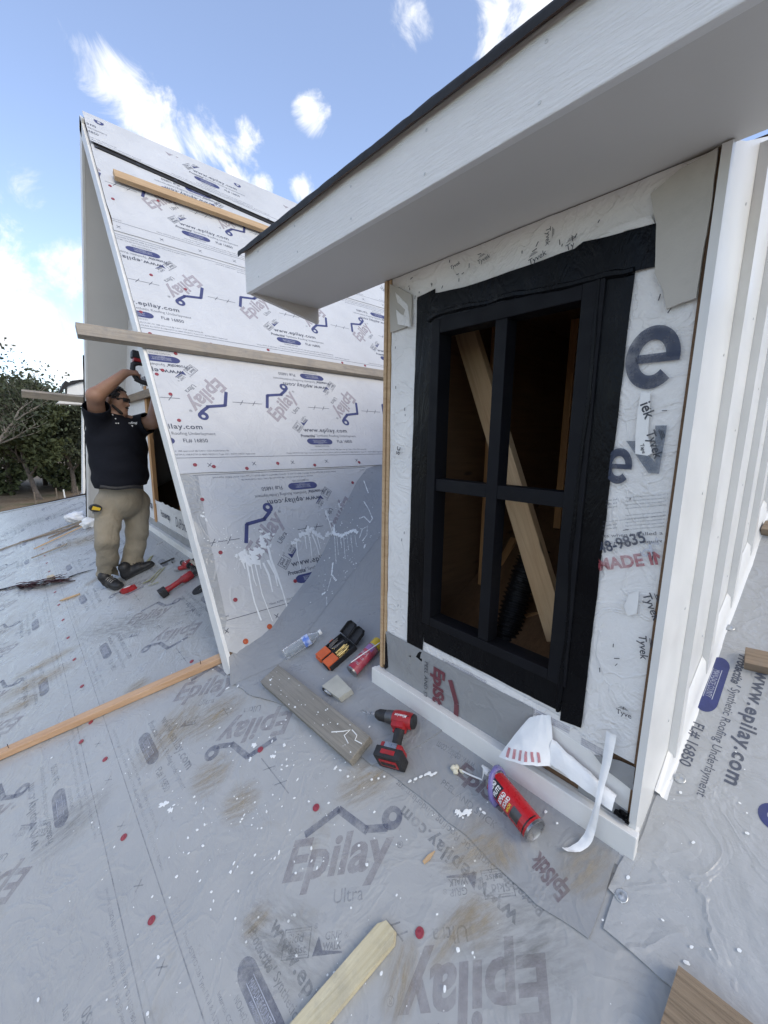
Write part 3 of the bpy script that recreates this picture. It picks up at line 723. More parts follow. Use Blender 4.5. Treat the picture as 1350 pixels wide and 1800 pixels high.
    MB().prism([(XF-.012, rt(XF-.012)-.001), (XW+.002, rt(XW)-.001), (XW+.002, rt(XW)+.007), (XF-.012, rt(XF-.012)+.007)], 0, YL-YR+.02).build('eave_deck', M_['osb'], P, frame((0, YL+.01, 0), (1, 0, 0), (0, 0, 1)))
    # ragged black membrane lapping over the eave
    vs = []; fs = []; K = 90
    for i in range(K+1):
        y = YL+.022-(YL-YR+.04)*i/K; w = .010*fbm((y*6, 3, 0))+.006*fbm((y*17, 8, 0)); dr = .022+.014*fbm((y*5, 0, 5))
        x = XF-.014
        for p in ((x+.30, rt(x+.30)+.010), (x+.03, rt(x+.03)+.011+w*.3), (x-.004+w*.2, rt(x)+.011+w*.5), (x-.007+w*.3, rt(x)+.004), (x-.006+w*.4, rt(x)-.006-dr*.25)):
            vs.append((p[0], y, p[1]))
    for i in range(K):
        for j in range(4): k = i*5+j; fs.append((k, k+5, k+6, k+1))
    MB().add(vs, fs).build('roof_membrane', M_['membrane_black'], P, smooth=True, ang=180)
    # nail heads in trim and siding
    nh = MB().lathe([(0, .0036), (.0008, .0032), (.001, 0)], 8, RYm(R(-90))).data(True); nh.materials.append(M_['cap_metal'])
    FM = frame((XF, 0, 0), (0, -1, 0), (0, 0, 1)); rn = random.Random(5)
    for i in range(6):
        for zz in (z0+.03, z1-.035): link('nail_head', nh, None, P, FM @ T(-YL+.12+.30*i+rn.uniform(-.01, .01), zz+rn.uniform(-.004, .004), .0003))
    for i in range(5):
        for j in range(5): x = 1.38+.305*i-.05; link('nail_head', nh, None, sw, SIDE @ T(x+rn.uniform(-.004, .004), bot(x)+.22+.33*j+rn.uniform(-.01, .01), .0003))
    # ---- inside
    MB().prism([(XW+.05, -CH+SL*(XW+.05)+.02), (X1, -CH+SL*X1+.02), (X1, -CH+SL*X1+.04), (XW+.05, -CH+SL*(XW+.05)+.04)], 0, 1.0).build('subfloor', M_['inner'], P, frame((0, 1.262, 0), (1, 0, 0), (0, 0, 1)))
    MB().span((2.75, .274, -.6), (2.78, 1.278, 1.4)).build('back_wall', M_['inner'], P)
    MB().span((XW+.02, .275, .62), (2.74, 1.277, .65)).build('ceiling', M_['inner'], P)
    for x, y, z in ((1.75, 1.16, .09), (2.25, 1.03, .09), (2.3, .80, .09), (2.3, .58, .09), (2.3, .38, .09), (1.35, 1.235, .045), (1.65, .31, .05)):
        zb_ = -CH+SL*x+.045
        M = T(x, y, zb_) @ RYm(R(-90)); L = .61-zb_
        MB().span((0, -.019, -.045), (L, .019, .045), bev=.003).build('stud', M_['stud'], P, M)
    # low cross pieces
    for a, b2, w in ((onX(855, 1050, 1.75), onX(905, 955, 2.1), .09), (onX(890, 1100, 1.6), onX(1000, 1075, 1.8), .07)):
        d = b2-a; M = frame(a, d, Vector((0, 0, 1)).cross(d)); MB().span((0, -.019, -w/2), (d.length, .019, w/2), bev=.003).build('cross_brace', M_['stud'], P, M)
    # diagonal brace behind the muntins
    a, b2 = onX(813, 560, 1.42), onX(985, 1125, 1.42); d = b2-a
    M = frame(a, d, Vector((1, 0, 0)).cross(d)) ; L = d.length
    MB().span((0, -.045, -.019), (L, .045, .019), bev=.003).build('diagonal_brace', M_['pine'], P, M)
build_near_dormer()
def build_duct():
    a = [onX(945, 960, 1.72), onX(925, 1000, 1.68), onX(905, 1060, 1.62), onX(890, 1120, 1.55), onX(885, 1180, 1.5)]
    pts = []; rad = []
    for i in range(160):
        t = i/159*(len(a)-1); k = min(int(t), len(a)-2); p = a[k].lerp(a[k+1], t-k); pts.append(p); rad.append(.055+.007*math.sin(i*1.25)+.004*fbm((i*.3, 0, 0)))
    n = N('black_foil'); n.col((.012, .012, .013, 1)).rough(.16).bump(n.noise(40, 4, .7), .7, .012)
    d = MB().tube(pts, rad, 14).build('flexible_duct', n.m, smooth=True, ang=180)
    tag(d, 'shiny black ribbed flexible duct behind the window opening', 'duct')
build_duct()
def build_flap():
    # torn house-wrap flap peeled outward at the foot of the wall
    P = thing('torn_wrap_flap', 'torn white house wrap flap curling off the wall foot with red stripes', 'wrap scrap', (1.12, .6, -1.0))
    C = lambda px, X: onX(px[0], px[1], X)
    rows = []
    top_ = [C((930, 1262), 1.13), C((952, 1253), 1.138), C((968, 1258), 1.140)]
    mid = [C((897, 1298), 1.095), C((935, 1310), 1.085), C((972, 1300), 1.13)]
    low = [C((877, 1330), 1.06), C((925, 1346), 1.045), C((975, 1346), 1.105)]
    def bez(a, b, c, t): return a*(1-t)**2+b*2*t*(1-t)+c*t*t
    vs = []; K = 14
    for i in range(K+1):
        t = i/K
        l, m_, r = bez(top_[0], mid[0], low[0], t), bez(top_[1], mid[1], low[1], t), bez(top_[2], mid[2], low[2], t)
        for j in range(K+1):
            s = j/K; p = bez(l, m_*1.0, r, s); p = p+Vector((-.008*math.sin(s*3.1)*t+.004*fbm((s*5, t*5, 1)), 0, .003*fbm((s*6, t*6, 3)))); vs.append(p)
    fs = [(j*(K+1)+i, j*(K+1)+i+1, (j+1)*(K+1)+i+1, (j+1)*(K+1)+i) for j in range(K) for i in range(K)]
    n = N('striped_wrap'); 
    n.col((.8, .81, .82, 1)).rough(.5).bump(n.noise(20, 5), .4, .01)
    me = MB().add(vs, fs).data(True, 180); link('flap', me, n.m, P)
    # red stripes near the lower edge, offset a little from the sheet
    st = MB()
    for q in range(6):
        s0 = .06+q*.12; pts = []
        for t in np.linspace(.72, .93, 6):
            for s in (s0+.25*(t-.7), s0+.055+.25*(t-.7)):
                l, m_, r = bez(top_[0], mid[0], low[0], t), bez(top_[1], mid[1], low[1], t), bez(top_[2], mid[2], low[2], t)
                p = bez(l, m_, r, s); pts.append(p+Vector((-.008*math.sin(s*3.1)*t+.004*fbm((s*5, t*5, 1)), 0, .003*fbm((s*6, t*6, 3))))+Vector((-.0022, -.0008, .0012)))
        st.add(pts, [(2*i, 2*i+1, 2*i+3, 2*i+2) for i in range(5)])
    st.build('printed_stripe', M_['ink_red_light'], P)
    # pale curl lying along the ledge
    vs = []; a, b = C((972, 1300), 1.128), C((1085, 1400), 1.128)
    for i in range(21):
        p = a.lerp(b, i/20); w = .045*(1-.5*i/20)
        for j in range(5):
            s = j/4; vs.append(p+Vector((-.03*s+.006*fbm((i*.3, s*2, 0)), 0, -w*s*1.3+.02*math.sin(s*3))))
    MB().add(vs, [(i*5+j, i*5+j+1, (i+1)*5+j+1, (i+1)*5+j) for i in range(20) for j in range(4)]).build('curl', n.m, P, smooth=True, ang=180)
    # hanging strip
    pts = [C((1075, 1288), 1.128), C((1068, 1330), 1.118), C((1057, 1380), 1.10), C((1050, 1415), 1.08), fl(1040, 1455, .05), fl(1030, 1478, .02), fl(1012, 1492, .012), fl(996, 1494, .02)]
    wd = [(.011, 0), (.010, .1), (.007, .3), (.006, .5), (.009, .3), (.011, .3), (.011, .6), (.011, 1.0)]
    vs = []
    K = 50; sm = []
    for i in range(K+1):
        t = i/K*(len(pts)-1); k = min(int(t), len(pts)-2); f = t-k
        p0, p1, p2, p3 = pts[max(k-1, 0)], pts[k], pts[k+1], pts[min(k+2, len(pts)-1)]
        p = .5*((2*p1)+(p2-p0)*f+(2*p0-5*p1+4*p2-p3)*f*f+(3*p1-p0-3*p2+p3)*f**3)
        w = wd[k][0]*(1-f)+wd[k+1][0]*f; a = wd[k][1]*(1-f)+wd[k+1][1]*f
        d = Vector((.25*a, -1, .1*a)).normalized()
        for s in (-1, -.3, .3, 1): vs.append(p+d*w*s*(1.15)+Vector((-.003*(1-s*s)+.003*fbm((i*.25, s, 0)), 0, .002*fbm((i*.3, s, 4)))))
    MB().add(vs, [(i*4+j, i*4+j+1, (i+1)*4+j+1, (i+1)*4+j) for i in range(K) for j in range(3)]).build('strip', n.m, P, smooth=True, ang=180)
build_flap()
# ------------------------------------------------------------------ far gable dormer
GD = thing('gable_dormer', 'steep gabled dormer wrapped in white printed underlayment behind the worker', 'dormer', (XW, RY, -1.07))
VAL = lambda X: -(RLEN-.612*(X-RX))         # roof frame y where the slope meets the main roof
CURVE = [rfp(*p) for p in [(672, 818), (645, 828), (628, 850), (600, 905), (572, 972), (545, 1020), (510, 1066), (482, 1108), (462, 1126), (440, 1140), (418, 1150)]]
def build_gable():
    P = GD; TH = .10
    X2 = 6.5
    sl = MB().prism([(RX+.001, -.002), (X2, -.002), (X2, VAL(X2)), (RX+.001, VAL(RX))], -.03, 0).build('roof_slope', M_['osb'], P, ROOF)
    BL = 4.9
    slb = MB().prism([(-RX-.001, -.002), (-X2, -.002), (-X2, VAL(X2)), (-RX-.001, VAL(RX))], -.03, 0).build('roof_slope', M_['under_wall'], P, ROOFB)
    # rake boards
    MB().span((RX-.022, -RLEN+.03, -TH), (RX, .0, .002), bev=.002).build('rake_board', M_['white'], P, ROOF)
    MB().span((-RX, -RLEN-.06, -TH), (-RX+.022, .0, .002), bev=.002).build('rake_board', M_['white'], P, ROOFB)
    # soffits of both overhangs
    MB().span((RX+.0005, -RLEN+.05, -TH+.004), (XW+.03, -.06, -TH+.016)).build('soffit', M_['soffit'], P, ROOF)
    MB().span((-XW-.03, -RLEN-.05, -TH+.004), (-RX-.0005, -.06, -TH+.016)).build('soffit', M_['soffit'], P, ROOFB)
    # membrane hanging ragged off the far rake
    mb = MB(); vs = []; K = 70
    for i in range(K+1):
        y = -2.2-(RLEN-2.2)*i/K
        o = .012+.012*fbm((y*4, 0, 2))
        vs += [(-RX+.02, y, .004), (-RX+.026+o*.6, y, .0+.008*fbm((y*5, 3, 0))), (-RX+.025+o*.6, y, -.012-.02*abs(fbm((y*6, 0, 0))))]
    mb.add(vs, [(i*3+j, i*3+j+1, (i+1)*3+j+1, (i+1)*3+j) for i in range(K) for j in range(2)]).build('rake_membrane', M_['membrane_black'], P, ROOFB)
    # underlayment courses: (top t, bottom-left t, bottom-right t)
    def course(t0, tl, tr, h, mat, wav, seed, poly=None):
        x0, x1 = RX-.004, 6.4
        if poly is None:
            bot = [(x0+(x1-x0)*i/60, -(tl+(tr-tl)*i/60)+wav*fbm((i*.35, seed, 0))) for i in range(61)]
            left = [(x0+.010*max(0, fbm((k*.6, seed, 9))), -(tl+(t0-tl)*k/8)) for k in range(1, 8)]
            pts = bot+[(x1, -t0), (x0, -t0)]+left[::-1]
        else: pts = poly
        return MB().prism(pts, h-.004, h).build('underlayment_sheet', mat, sl, ROOF)
    x0 = RX
    left = [((x0-.002, 0, 0), (-1, 0, 0))]
    c5poly = [(x0-.004, -3.45), (2.5, -3.45)]+dense(CURVE, closed=False, step=.03, amp=.008, seed=6)+[(x0-.004, CURVE[-1][1]+.03)]
    c5 = course(0, 0, 0, .006, M_['under_low'], 0, 0, c5poly)
    pl = []
    for a, b in ((CURVE[2], CURVE[5]), (CURVE[5], CURVE[8])):
        d = (Vector(b)-Vector(a)).normalized(); nrm = Vector((-d.y, d.x)) if True else None
        if nrm.dot(Vector((1.0, -4.0))-Vector(a)) > 0: nrm = -nrm
        pl.append(((a[0], a[1], 0), (nrm.x, nrm.y, 0)))
    prints(c5, ROOF, MOD0, [1.28-REP, 1.28, 1.28+REP], -4.66, .0072, INKS_W, left+pl+[((0, -4.62, 0), (0, -1, 0))])
    c4 = course(2.45, 3.600, 3.588, .012, M_['under_wall'], .006, 1)
    prints(c4, ROOF, MOD0, [1.756+REP*i for i in range(-1, 4)], -3.593, .0132, INKS_W, left)
    c3 = course(1.38, 2.523, 2.523, .018, M_['under_wall'], .006, 2)
    prints(c3, ROOF, MOD0, [1.843+REP*i for i in range(-1, 4)], -2.523, .0192, INKS_W, left)
    c2 = course(.25, 1.443, 1.447, .024, M_['under_wall'], .006, 3)
    prints(c2, ROOF, MOD0, [1.30+REP*i for i in range(-1, 4)], -1.443, .0252, INKS_W, left)
    MB().prism([(x0+.02, -.36), (6.4, -.36), (6.4, -1.0), (2.2, -.585), (x0+.02, -.445)], .0245, .033).build('lap_shadow_strip', M_['membrane_black'], sl, ROOF)  # shadow under the lifted ridge sheet, drawn as a solid black strip
    c1 = course(.0, .40, .96, .045, M_['under_wall'], .004, 4)
    prints(c1, ROOF @ RZm(R(-3.2)), MOD0, [1.62-REP, 1.62, 1.62+REP], -.36-.11, .0462, INKS_W, [((x0+.01, 0, 0), (-1, 0, 0)), ((0, -.012, 0), (0, 1, 0))])
    # wrapped edge below the fourth course
    MB().prism(dense([(RX-.003, -3.60), (RX+.10, -3.62), (RX+.06, -4.0), (RX+.03, -4.55), (RX-.003, -4.62)], step=.04, amp=.006, seed=7), .0062, .0082).build('edge_wrap', M_['crease'], sl, ROOF)
    # gable wall
    G = frame((XW, 0, 0), (0, -1, 0), (0, 0, 1))
    tz = lambda Y: RZ-abs(Y-RY)*3.967/2.804-.16
    oy0, oy1, oz0, oz1 = 3.35, 5.22, -.74, .44
    Yb = lambda z: (RZ-.16-z)*2.804/3.967
    wm = MB()
    bz = -1.12
    def quad(pts): wm.prism([(-y, z) for y, z in pts], -.02, 0)
    quad([(RY+Yb(bz), bz), (RY-Yb(bz), bz), (RY-Yb(oz0), oz0), (RY+Yb(oz0), oz0)])
    quad([(RY+Yb(oz0), oz0), (oy1, oz0), (oy1, oz1), (RY+Yb(oz1), oz1)])
    quad([(oy0, oz0), (RY-Yb(oz0), oz0), (RY-Yb(oz1), oz1), (oy0, oz1)])
    quad([(RY+Yb(oz1), oz1), (RY-Yb(oz1), oz1), (RY, RZ-.16)])
    gw = wm.build('gable_wall', M_['wrap'], P, G)
    b = MB(); put(b, 'Tyvek', -5.40, .50, .36, .16, None, z=.006, bold=.03); b.build('printed_lettering', M_['ink_wrap'], gw, G)
    b = MB(); put(b, 'Homewrap', -4.95, -.90, .34, .10, None, z=.006, bold=.03); put(b, 'wrap', -5.5, -.87, .2, .09, None, z=.006, bold=.03); put(b, 'DuPont', -4.4, -.90, .34, .1, None, z=.006); b.build('printed_lettering', M_['ink_wrap'], gw, G)
    # grey strip + base trim
    MB().span((-RY-2.0, -1.12, .001), (-RY+2.0, -.965, .008)).build('peel_and_stick_strip', M_['epistik'], P, G)
    MB().span((-RY-2.2, -1.14, .0085), (-RY+2.2, -1.035, .05), bev=.003).build('base_trim', M_['white'], P, G)
    # ragged wrap along sill
    q = [(-oy1-.05, oz0-.02)]+[(-oy1+(oy1-oy0)*i/30, oz0+.02+.025*fbm((i*.6, 0, 0))) for i in range(31)]+[(-oy0, oz0-.03)]
    MB().prism(q, .002, .006).build('torn_wrap_edge', M_['wrap'], P, G)
    # studs of the opening and inner darkness
    for y, x in ((5.19, 1.10), (4.72, 1.25), (4.3, 1.25), (3.9, 1.25), (4.55, 2.2), (5.0, 2.2)):
        M = T(x+.06, y, -.98) @ RYm(R(-90)); MB().span((0, -.045, -.02), (1.5, .045, .02), bev=.003).build('stud', M_['stud'], P, M)
    a, c = onX(224, 703, 1.12), onX(290, 682, 1.12); d = c-a; M = frame(a, d, Vector((1, 0, 0)).cross(d))
    MB().span((-.02, -.04, -.02), (d.length, .04, .02), bev=.003).build('header', M_['pine_brown'], P, M)
    MB().prism([(-RY-1.75, -.15), (-RY+1.75, -.15), (-RY, 2.45)], -.03, 0).build('back_wall', M_['osb'], P, frame((2.9, 0, 0), (0, -1, 0), (0, 0, 1)))
    MB().prism([(XW+.03, -CH+SL*(XW+.03)+.02), (2.9, -CH+SL*2.9+.02), (2.9, -CH+SL*2.9+.04), (XW+.03, -CH+SL*(XW+.03)+.04)], 0, 4.6).build('subfloor', M_['osb'], P, frame((0, 7.1, 0), (1, 0, 0), (0, 0, 1)))
    # valley membrane: fillet between main roof and slope
    nF = Vector(FLOOR.to_3x3().col[2])
    vs = []; K = len(CURVE); J = 14
    cur = [Vector((c[0], c[1]+.03)) for c in CURVE]
    cur = [Vector((3.6, CURVE[0][1]+.02))]+cur+[Vector((RX-.01, CURVE[-1][1]))]
    for c in cur:
        B = ROOF @ Vector((c.x, c.y, .0035))
        V = ROOF @ Vector((c.x-.02, VAL(c.x), 0))
        fq = min(1, max(0, (c.x-RX)/.3)); w = .04+.26*fq
        A_ = FLOOR @ Vector((-(V.y)+w, FLOOR.inverted().__matmul__(V).y-.02-.08*fq, .0098))
        for j in range(J+1):
            t = j/J; p = A_*(1-t)**2+(V*.5+(A_+B)*.25)*2*t*(1-t)+B*t*t
            p = p+nF*(.012*fbm((p.x*5, p.y*5, p.z*5))*math.sin(t*math.pi)); vs.append(p)
    n_ = len(cur)
    vm = MB().add(vs, [(i*(J+1)+j, i*(J+1)+j+1, (i+1)*(J+1)+j+1, (i+1)*(J+1)+j) for i in range(n_-1) for j in range(J)])
    vm.build('valley_membrane', M_['epistik'], P, smooth=True, ang=180)
    return sl
GSL = build_gable()
def plank(name, a, b, w, th, mat, nrm, label, cat='plank', bev=.0025, jit=.0, group=None, ends=None):
    a, b = Vector(a), Vector(b); x = (b-a); L = x.length; x.normalize(); n = Vector(nrm).normalized(); y = n.cross(x).normalized(); M = frame(a, x, y)
    mb = MB(); mb.span((0, -w/2, 0), (L, w/2, th), bev=bev)
    if ends:      # chamfered far end
        pass
    o = mb.build(name, mat, None, M); tag(o, label, cat, group); return o
def toe_boards():
    nR = ROOF.to_3x3().col[2]
    R_ = lambda x, t, h: ROOF @ Vector((x, -t, h))
    plank('toe_board', R_(.86, .80, .0455), R_(5.6, .78, .0455), .09, .038, M_['pine'], nR, 'pine board nailed high on the printed slope below the ridge', 'plank')
    plank('toe_board', R_(.38, 2.553, .0185), R_(5.2, 2.545, .0185), .10, .04, M_['pine_old'], nR, 'long weathered board nailed across the printed slope above the worker', 'plank')
    nB = ROOFB.to_3x3().col[2]
    Y = 6.45; a = onY(38, 693, Y); b = onY(152, 704, Y)
    plank('toe_board', a, b+(b-a)*.6, .085, .04, M_['pine_old'], (0, .817, .577), 'weathered board end jutting past the far side of the gable', 'plank')
toe_boards()
def far_bits():
    # next dormer further along the roof
    P = thing('shed_dormer', 'white dormer eave peeking out past the far gable edge', 'dormer', (.9, 11.5, -1.2))
    Y = 11.5; q = lambda x, y, dy=0: onY(x, y, Y+dy)
    def pl(name, px, dy, mat, th=.03):
        v = [q(*p, dy) for p in px]; n = len(v); mb = MB()
        mb.add(v+[p+Vector((0, th, 0)) for p in v], [tuple(range(n))[::-1], tuple(range(n, 2*n))]+[(i, (i+1) % n, (i+1) % n+n, i+n) for i in range(n)]); mb.build(name, mat, P)
    pl('fascia', [(118, 678), (143, 670), (160, 672), (160, 694), (118, 694)], 0, M_['white'], .5)
    pl('roof_membrane', [(115, 669), (121, 672), (126, 669), (143, 667), (160, 667), (160, 671), (143, 671), (121, 678), (104, 692), (104, 689)], -.04, M_['membrane_black'], .6)
    pl('soffit', [(100, 709), (108, 702), (160, 700), (160, 712)], .05, M_['soffit'], .5)
    pl('wall', [(146, 712), (190, 712), (190, 890), (146, 890)], .3, M_['wrap'], .3)
    # roof edge trim along the hip
    d = EB-EA; a = EA-d*3; b = EB+d*2
    n = FLOOR.to_3x3().col[2]
    x = (b-a).normalized(); y = Vector(n).cross(x)
    M = frame(a+Vector(n)*.002, x, y)
    MB().span((0, -.02, -.12), ((b-a).length, .03, .012), bev=.004).build('roof_edge_trim', M_['cap_metal'], roof, M)
far_bits()
# ------------------------------------------------------------------ trees, fence
def leaf_mat(name, c, c2):
    n = N(name); g = n.new('NewGeometry'); k = n.noise(.9, 3)
    base = n.ramp(k, [(.3, c2), (.7, c)]); n.col(base).rough(.7).set(Specular_IOR_Level=.25); return n.m
LEAF = [leaf_mat('cedar_foliage', (.10, .115, .05, 1), (.045, .055, .024, 1)), leaf_mat('olive_foliage', (.14, .13, .06, 1), (.06, .06, .03, 1)), leaf_mat('oak_foliage', (.085, .10, .06, 1), (.04, .048, .03, 1))]
BARK = plain('tree_bark', (.11, .09, .075, 1), .9, .4, 6, .8, 12)
TWIG = plain('bare_twigs', (.26, .23, .20, 1), .9, .3, 6, .4, 12)
def tree_meshes(seed, H, W, nleaf, leaf, sparse=0.0, bare=6):
    r = random.Random(seed); nr = np.random.default_rng(seed); tr = MB(); ends = []
    def limb(p, d, L, rad, lvl):
        pts = [p]; rs = [rad]; q = p.copy(); k = 5
        for i in range(k):
            d = (d+Vector((r.uniform(-.22, .22), r.uniform(-.22, .22), r.uniform(-.05, .16)))).normalized(); q = q+d*L/k; pts.append(q.copy()); rs.append(rad*(1-.65*(i+1)/k))
            if lvl > 0 and i >= 1:
                for _ in range(2 if lvl > 1 else 2):
                    a = r.uniform(0, 6.28); dd = (d*.55+Vector((math.cos(a), math.sin(a), r.uniform(-.05, .5)))*.75).normalized(); limb(q, dd, L*r.uniform(.45, .62), rs[-1]*.6, lvl-1)
            if lvl <= 1: ends.append((q.copy(), lvl))
        tr.tube(pts, rs, 6 if lvl > 1 else 4, caps=False)
    limb(Vector((0, 0, 0)), Vector((r.uniform(-.1, .1), r.uniform(-.1, .1), 1)), H*.62, H*.028, 3)
    E = np.array([tuple(e[0]) for e in ends]); 
    E[:, :2] *= W
    sel = nr.integers(0, len(E), nleaf); c = E[sel]+nr.normal(0, .24, (nleaf, 3))*np.array([1.2, 1.2, .8]); 
    s = leaf*nr.uniform(.5, 1.4, nleaf); a = nr.normal(size=(nleaf, 3)); a /= np.linalg.norm(a, axis=1)[:, None]; b = np.cross(a, nr.normal(size=(nleaf, 3))); b /= np.linalg.norm(b, axis=1)[:, None]
    a *= s[:, None]; b *= s[:, None]*.55
    v = np.stack([c-a, c+b, c+a, c-b], 1).reshape(-1, 3); f = np.arange(nleaf*4).reshape(-1, 4)
    me = bpy.data.meshes.new('crown'); me.from_pydata(v.tolist(), [], f.tolist()); me.update()
    return tr.data(True, 180), me
def build_trees():
    kinds = [tree_meshes(1, 8.5, 1.05, 12000, .15), tree_meshes(2, 9.5, 1.0, 6500, .10), tree_meshes(5, 7.0, 1.15, 11000, .15)]
    spots = [  # x, y, kind, scale, rot, label
        (-1.4, 36, 1, 1.22, .4, 'thin-leaved tree with bare twigs rising highest at the left edge'),
        (1.2, 41, 2, 1.12, 2.1, 'dark bushy tree behind the fence nearest the gable'),
        (3.6, 44, 0, .92, 1.0, 'olive green tree half hidden by the gable edge'),
        (-.4, 47, 0, 1.05, 3.2, 'dense green tree behind the thin-leaved one'),
        (2.1, 52, 0, .9, 5.0, 'rounded dark tree at the back of the tree line')]
    first = {}
    for x, y, k, s, rz, lab in spots:
        M = T(x, y, -5.05) @ RZm(rz) @ Matrix.Diagonal((s, s, s, 1))
        root = tag(link('tree', None, None, None, M), lab, 'tree', 'trees beyond the roof edge')
        tm, cm = kinds[k]
        for nm, me, mt in (('trunk', tm, TWIG if k == 1 else BARK), ('crown', cm, LEAF[(2, 1, 0)[k] if k != 1 else 2])):
            o = link(nm, me, mt, root, M)
    # low brush closing the gaps under the crowns
    nr = np.random.default_rng(9); n = 26000
    c = np.stack([nr.uniform(-16, 16, n), nr.uniform(45, 56, n), -5+np.abs(nr.normal(0, 1.7, n))], 1); c[:, 2] += 1.0*np.sin(c[:, 0]*1.3)+.4
    s = .2*nr.uniform(.5, 1.4, n); a = nr.normal(size=(n, 3)); a /= np.linalg.norm(a, axis=1)[:, None]; b = np.cross(a, nr.normal(size=(n, 3))); b /= np.linalg.norm(b, axis=1)[:, None]
    v = np.stack([c-a*s[:, None], c+b*s[:, None]*.6, c+a*s[:, None], c-b*s[:, None]*.6], 1).reshape(-1, 3)
    me = bpy.data.meshes.new('brush'); me.from_pydata(v.tolist(), [], np.arange(n*4).reshape(-1, 4).tolist())
    o = stuff(link('far_brush', me, LEAF[0])); o['label'] = 'mass of dark green brush below the trees'; o['category'] = 'brush'
    # fence posts and a white pipe
    pm = plain('fence_post_wood', (.16, .13, .10, 1), .9, .3, 8, .5, 20); wm = plain('white_pipe', (.75, .75, .73, 1), .4, .05, 8, 0)
    gz = lambda px, py: (lambda d: Vector(d*(-5.0/d[2])))(ray(px, py))
    for px, py, lab in ((63, 889, 'leftmost wooden fence post beyond the roof edge'), (101, 880, 'middle wooden fence post beside the white pipe'), (138, 876, 'wooden fence post nearest the gable')):
        p = gz(px, py); h = .95
        mb = MB(); mb.tube([p+Vector((0, 0, -.3)), p+Vector((.01, 0, h*.5)), p+Vector((0, 0, h))], [.05, .048, .042], 7)
        mb.tube([p+Vector((0, 0, h)), p+Vector((0, 0, h+.02))], [.042, .02], 7); tag(mb.build('fence_post', pm, smooth=True), lab, 'post', 'fence posts beyond the roof edge')
    p = gz(115, 878); mb = MB(); mb.tube([p+Vector((0, 0, -.2)), p+Vector((-.05, 0, .75))], .05, 8); mb.lathe([(0, .056), (.08, .056)], 10, T(p.x-.048, p.y, p.z+.70) @ RYm(R(-90)))
    tag(mb.build('vent_pipe', wm, smooth=True), 'short white pipe standing on the ground by the fence', 'pipe')
build_trees()
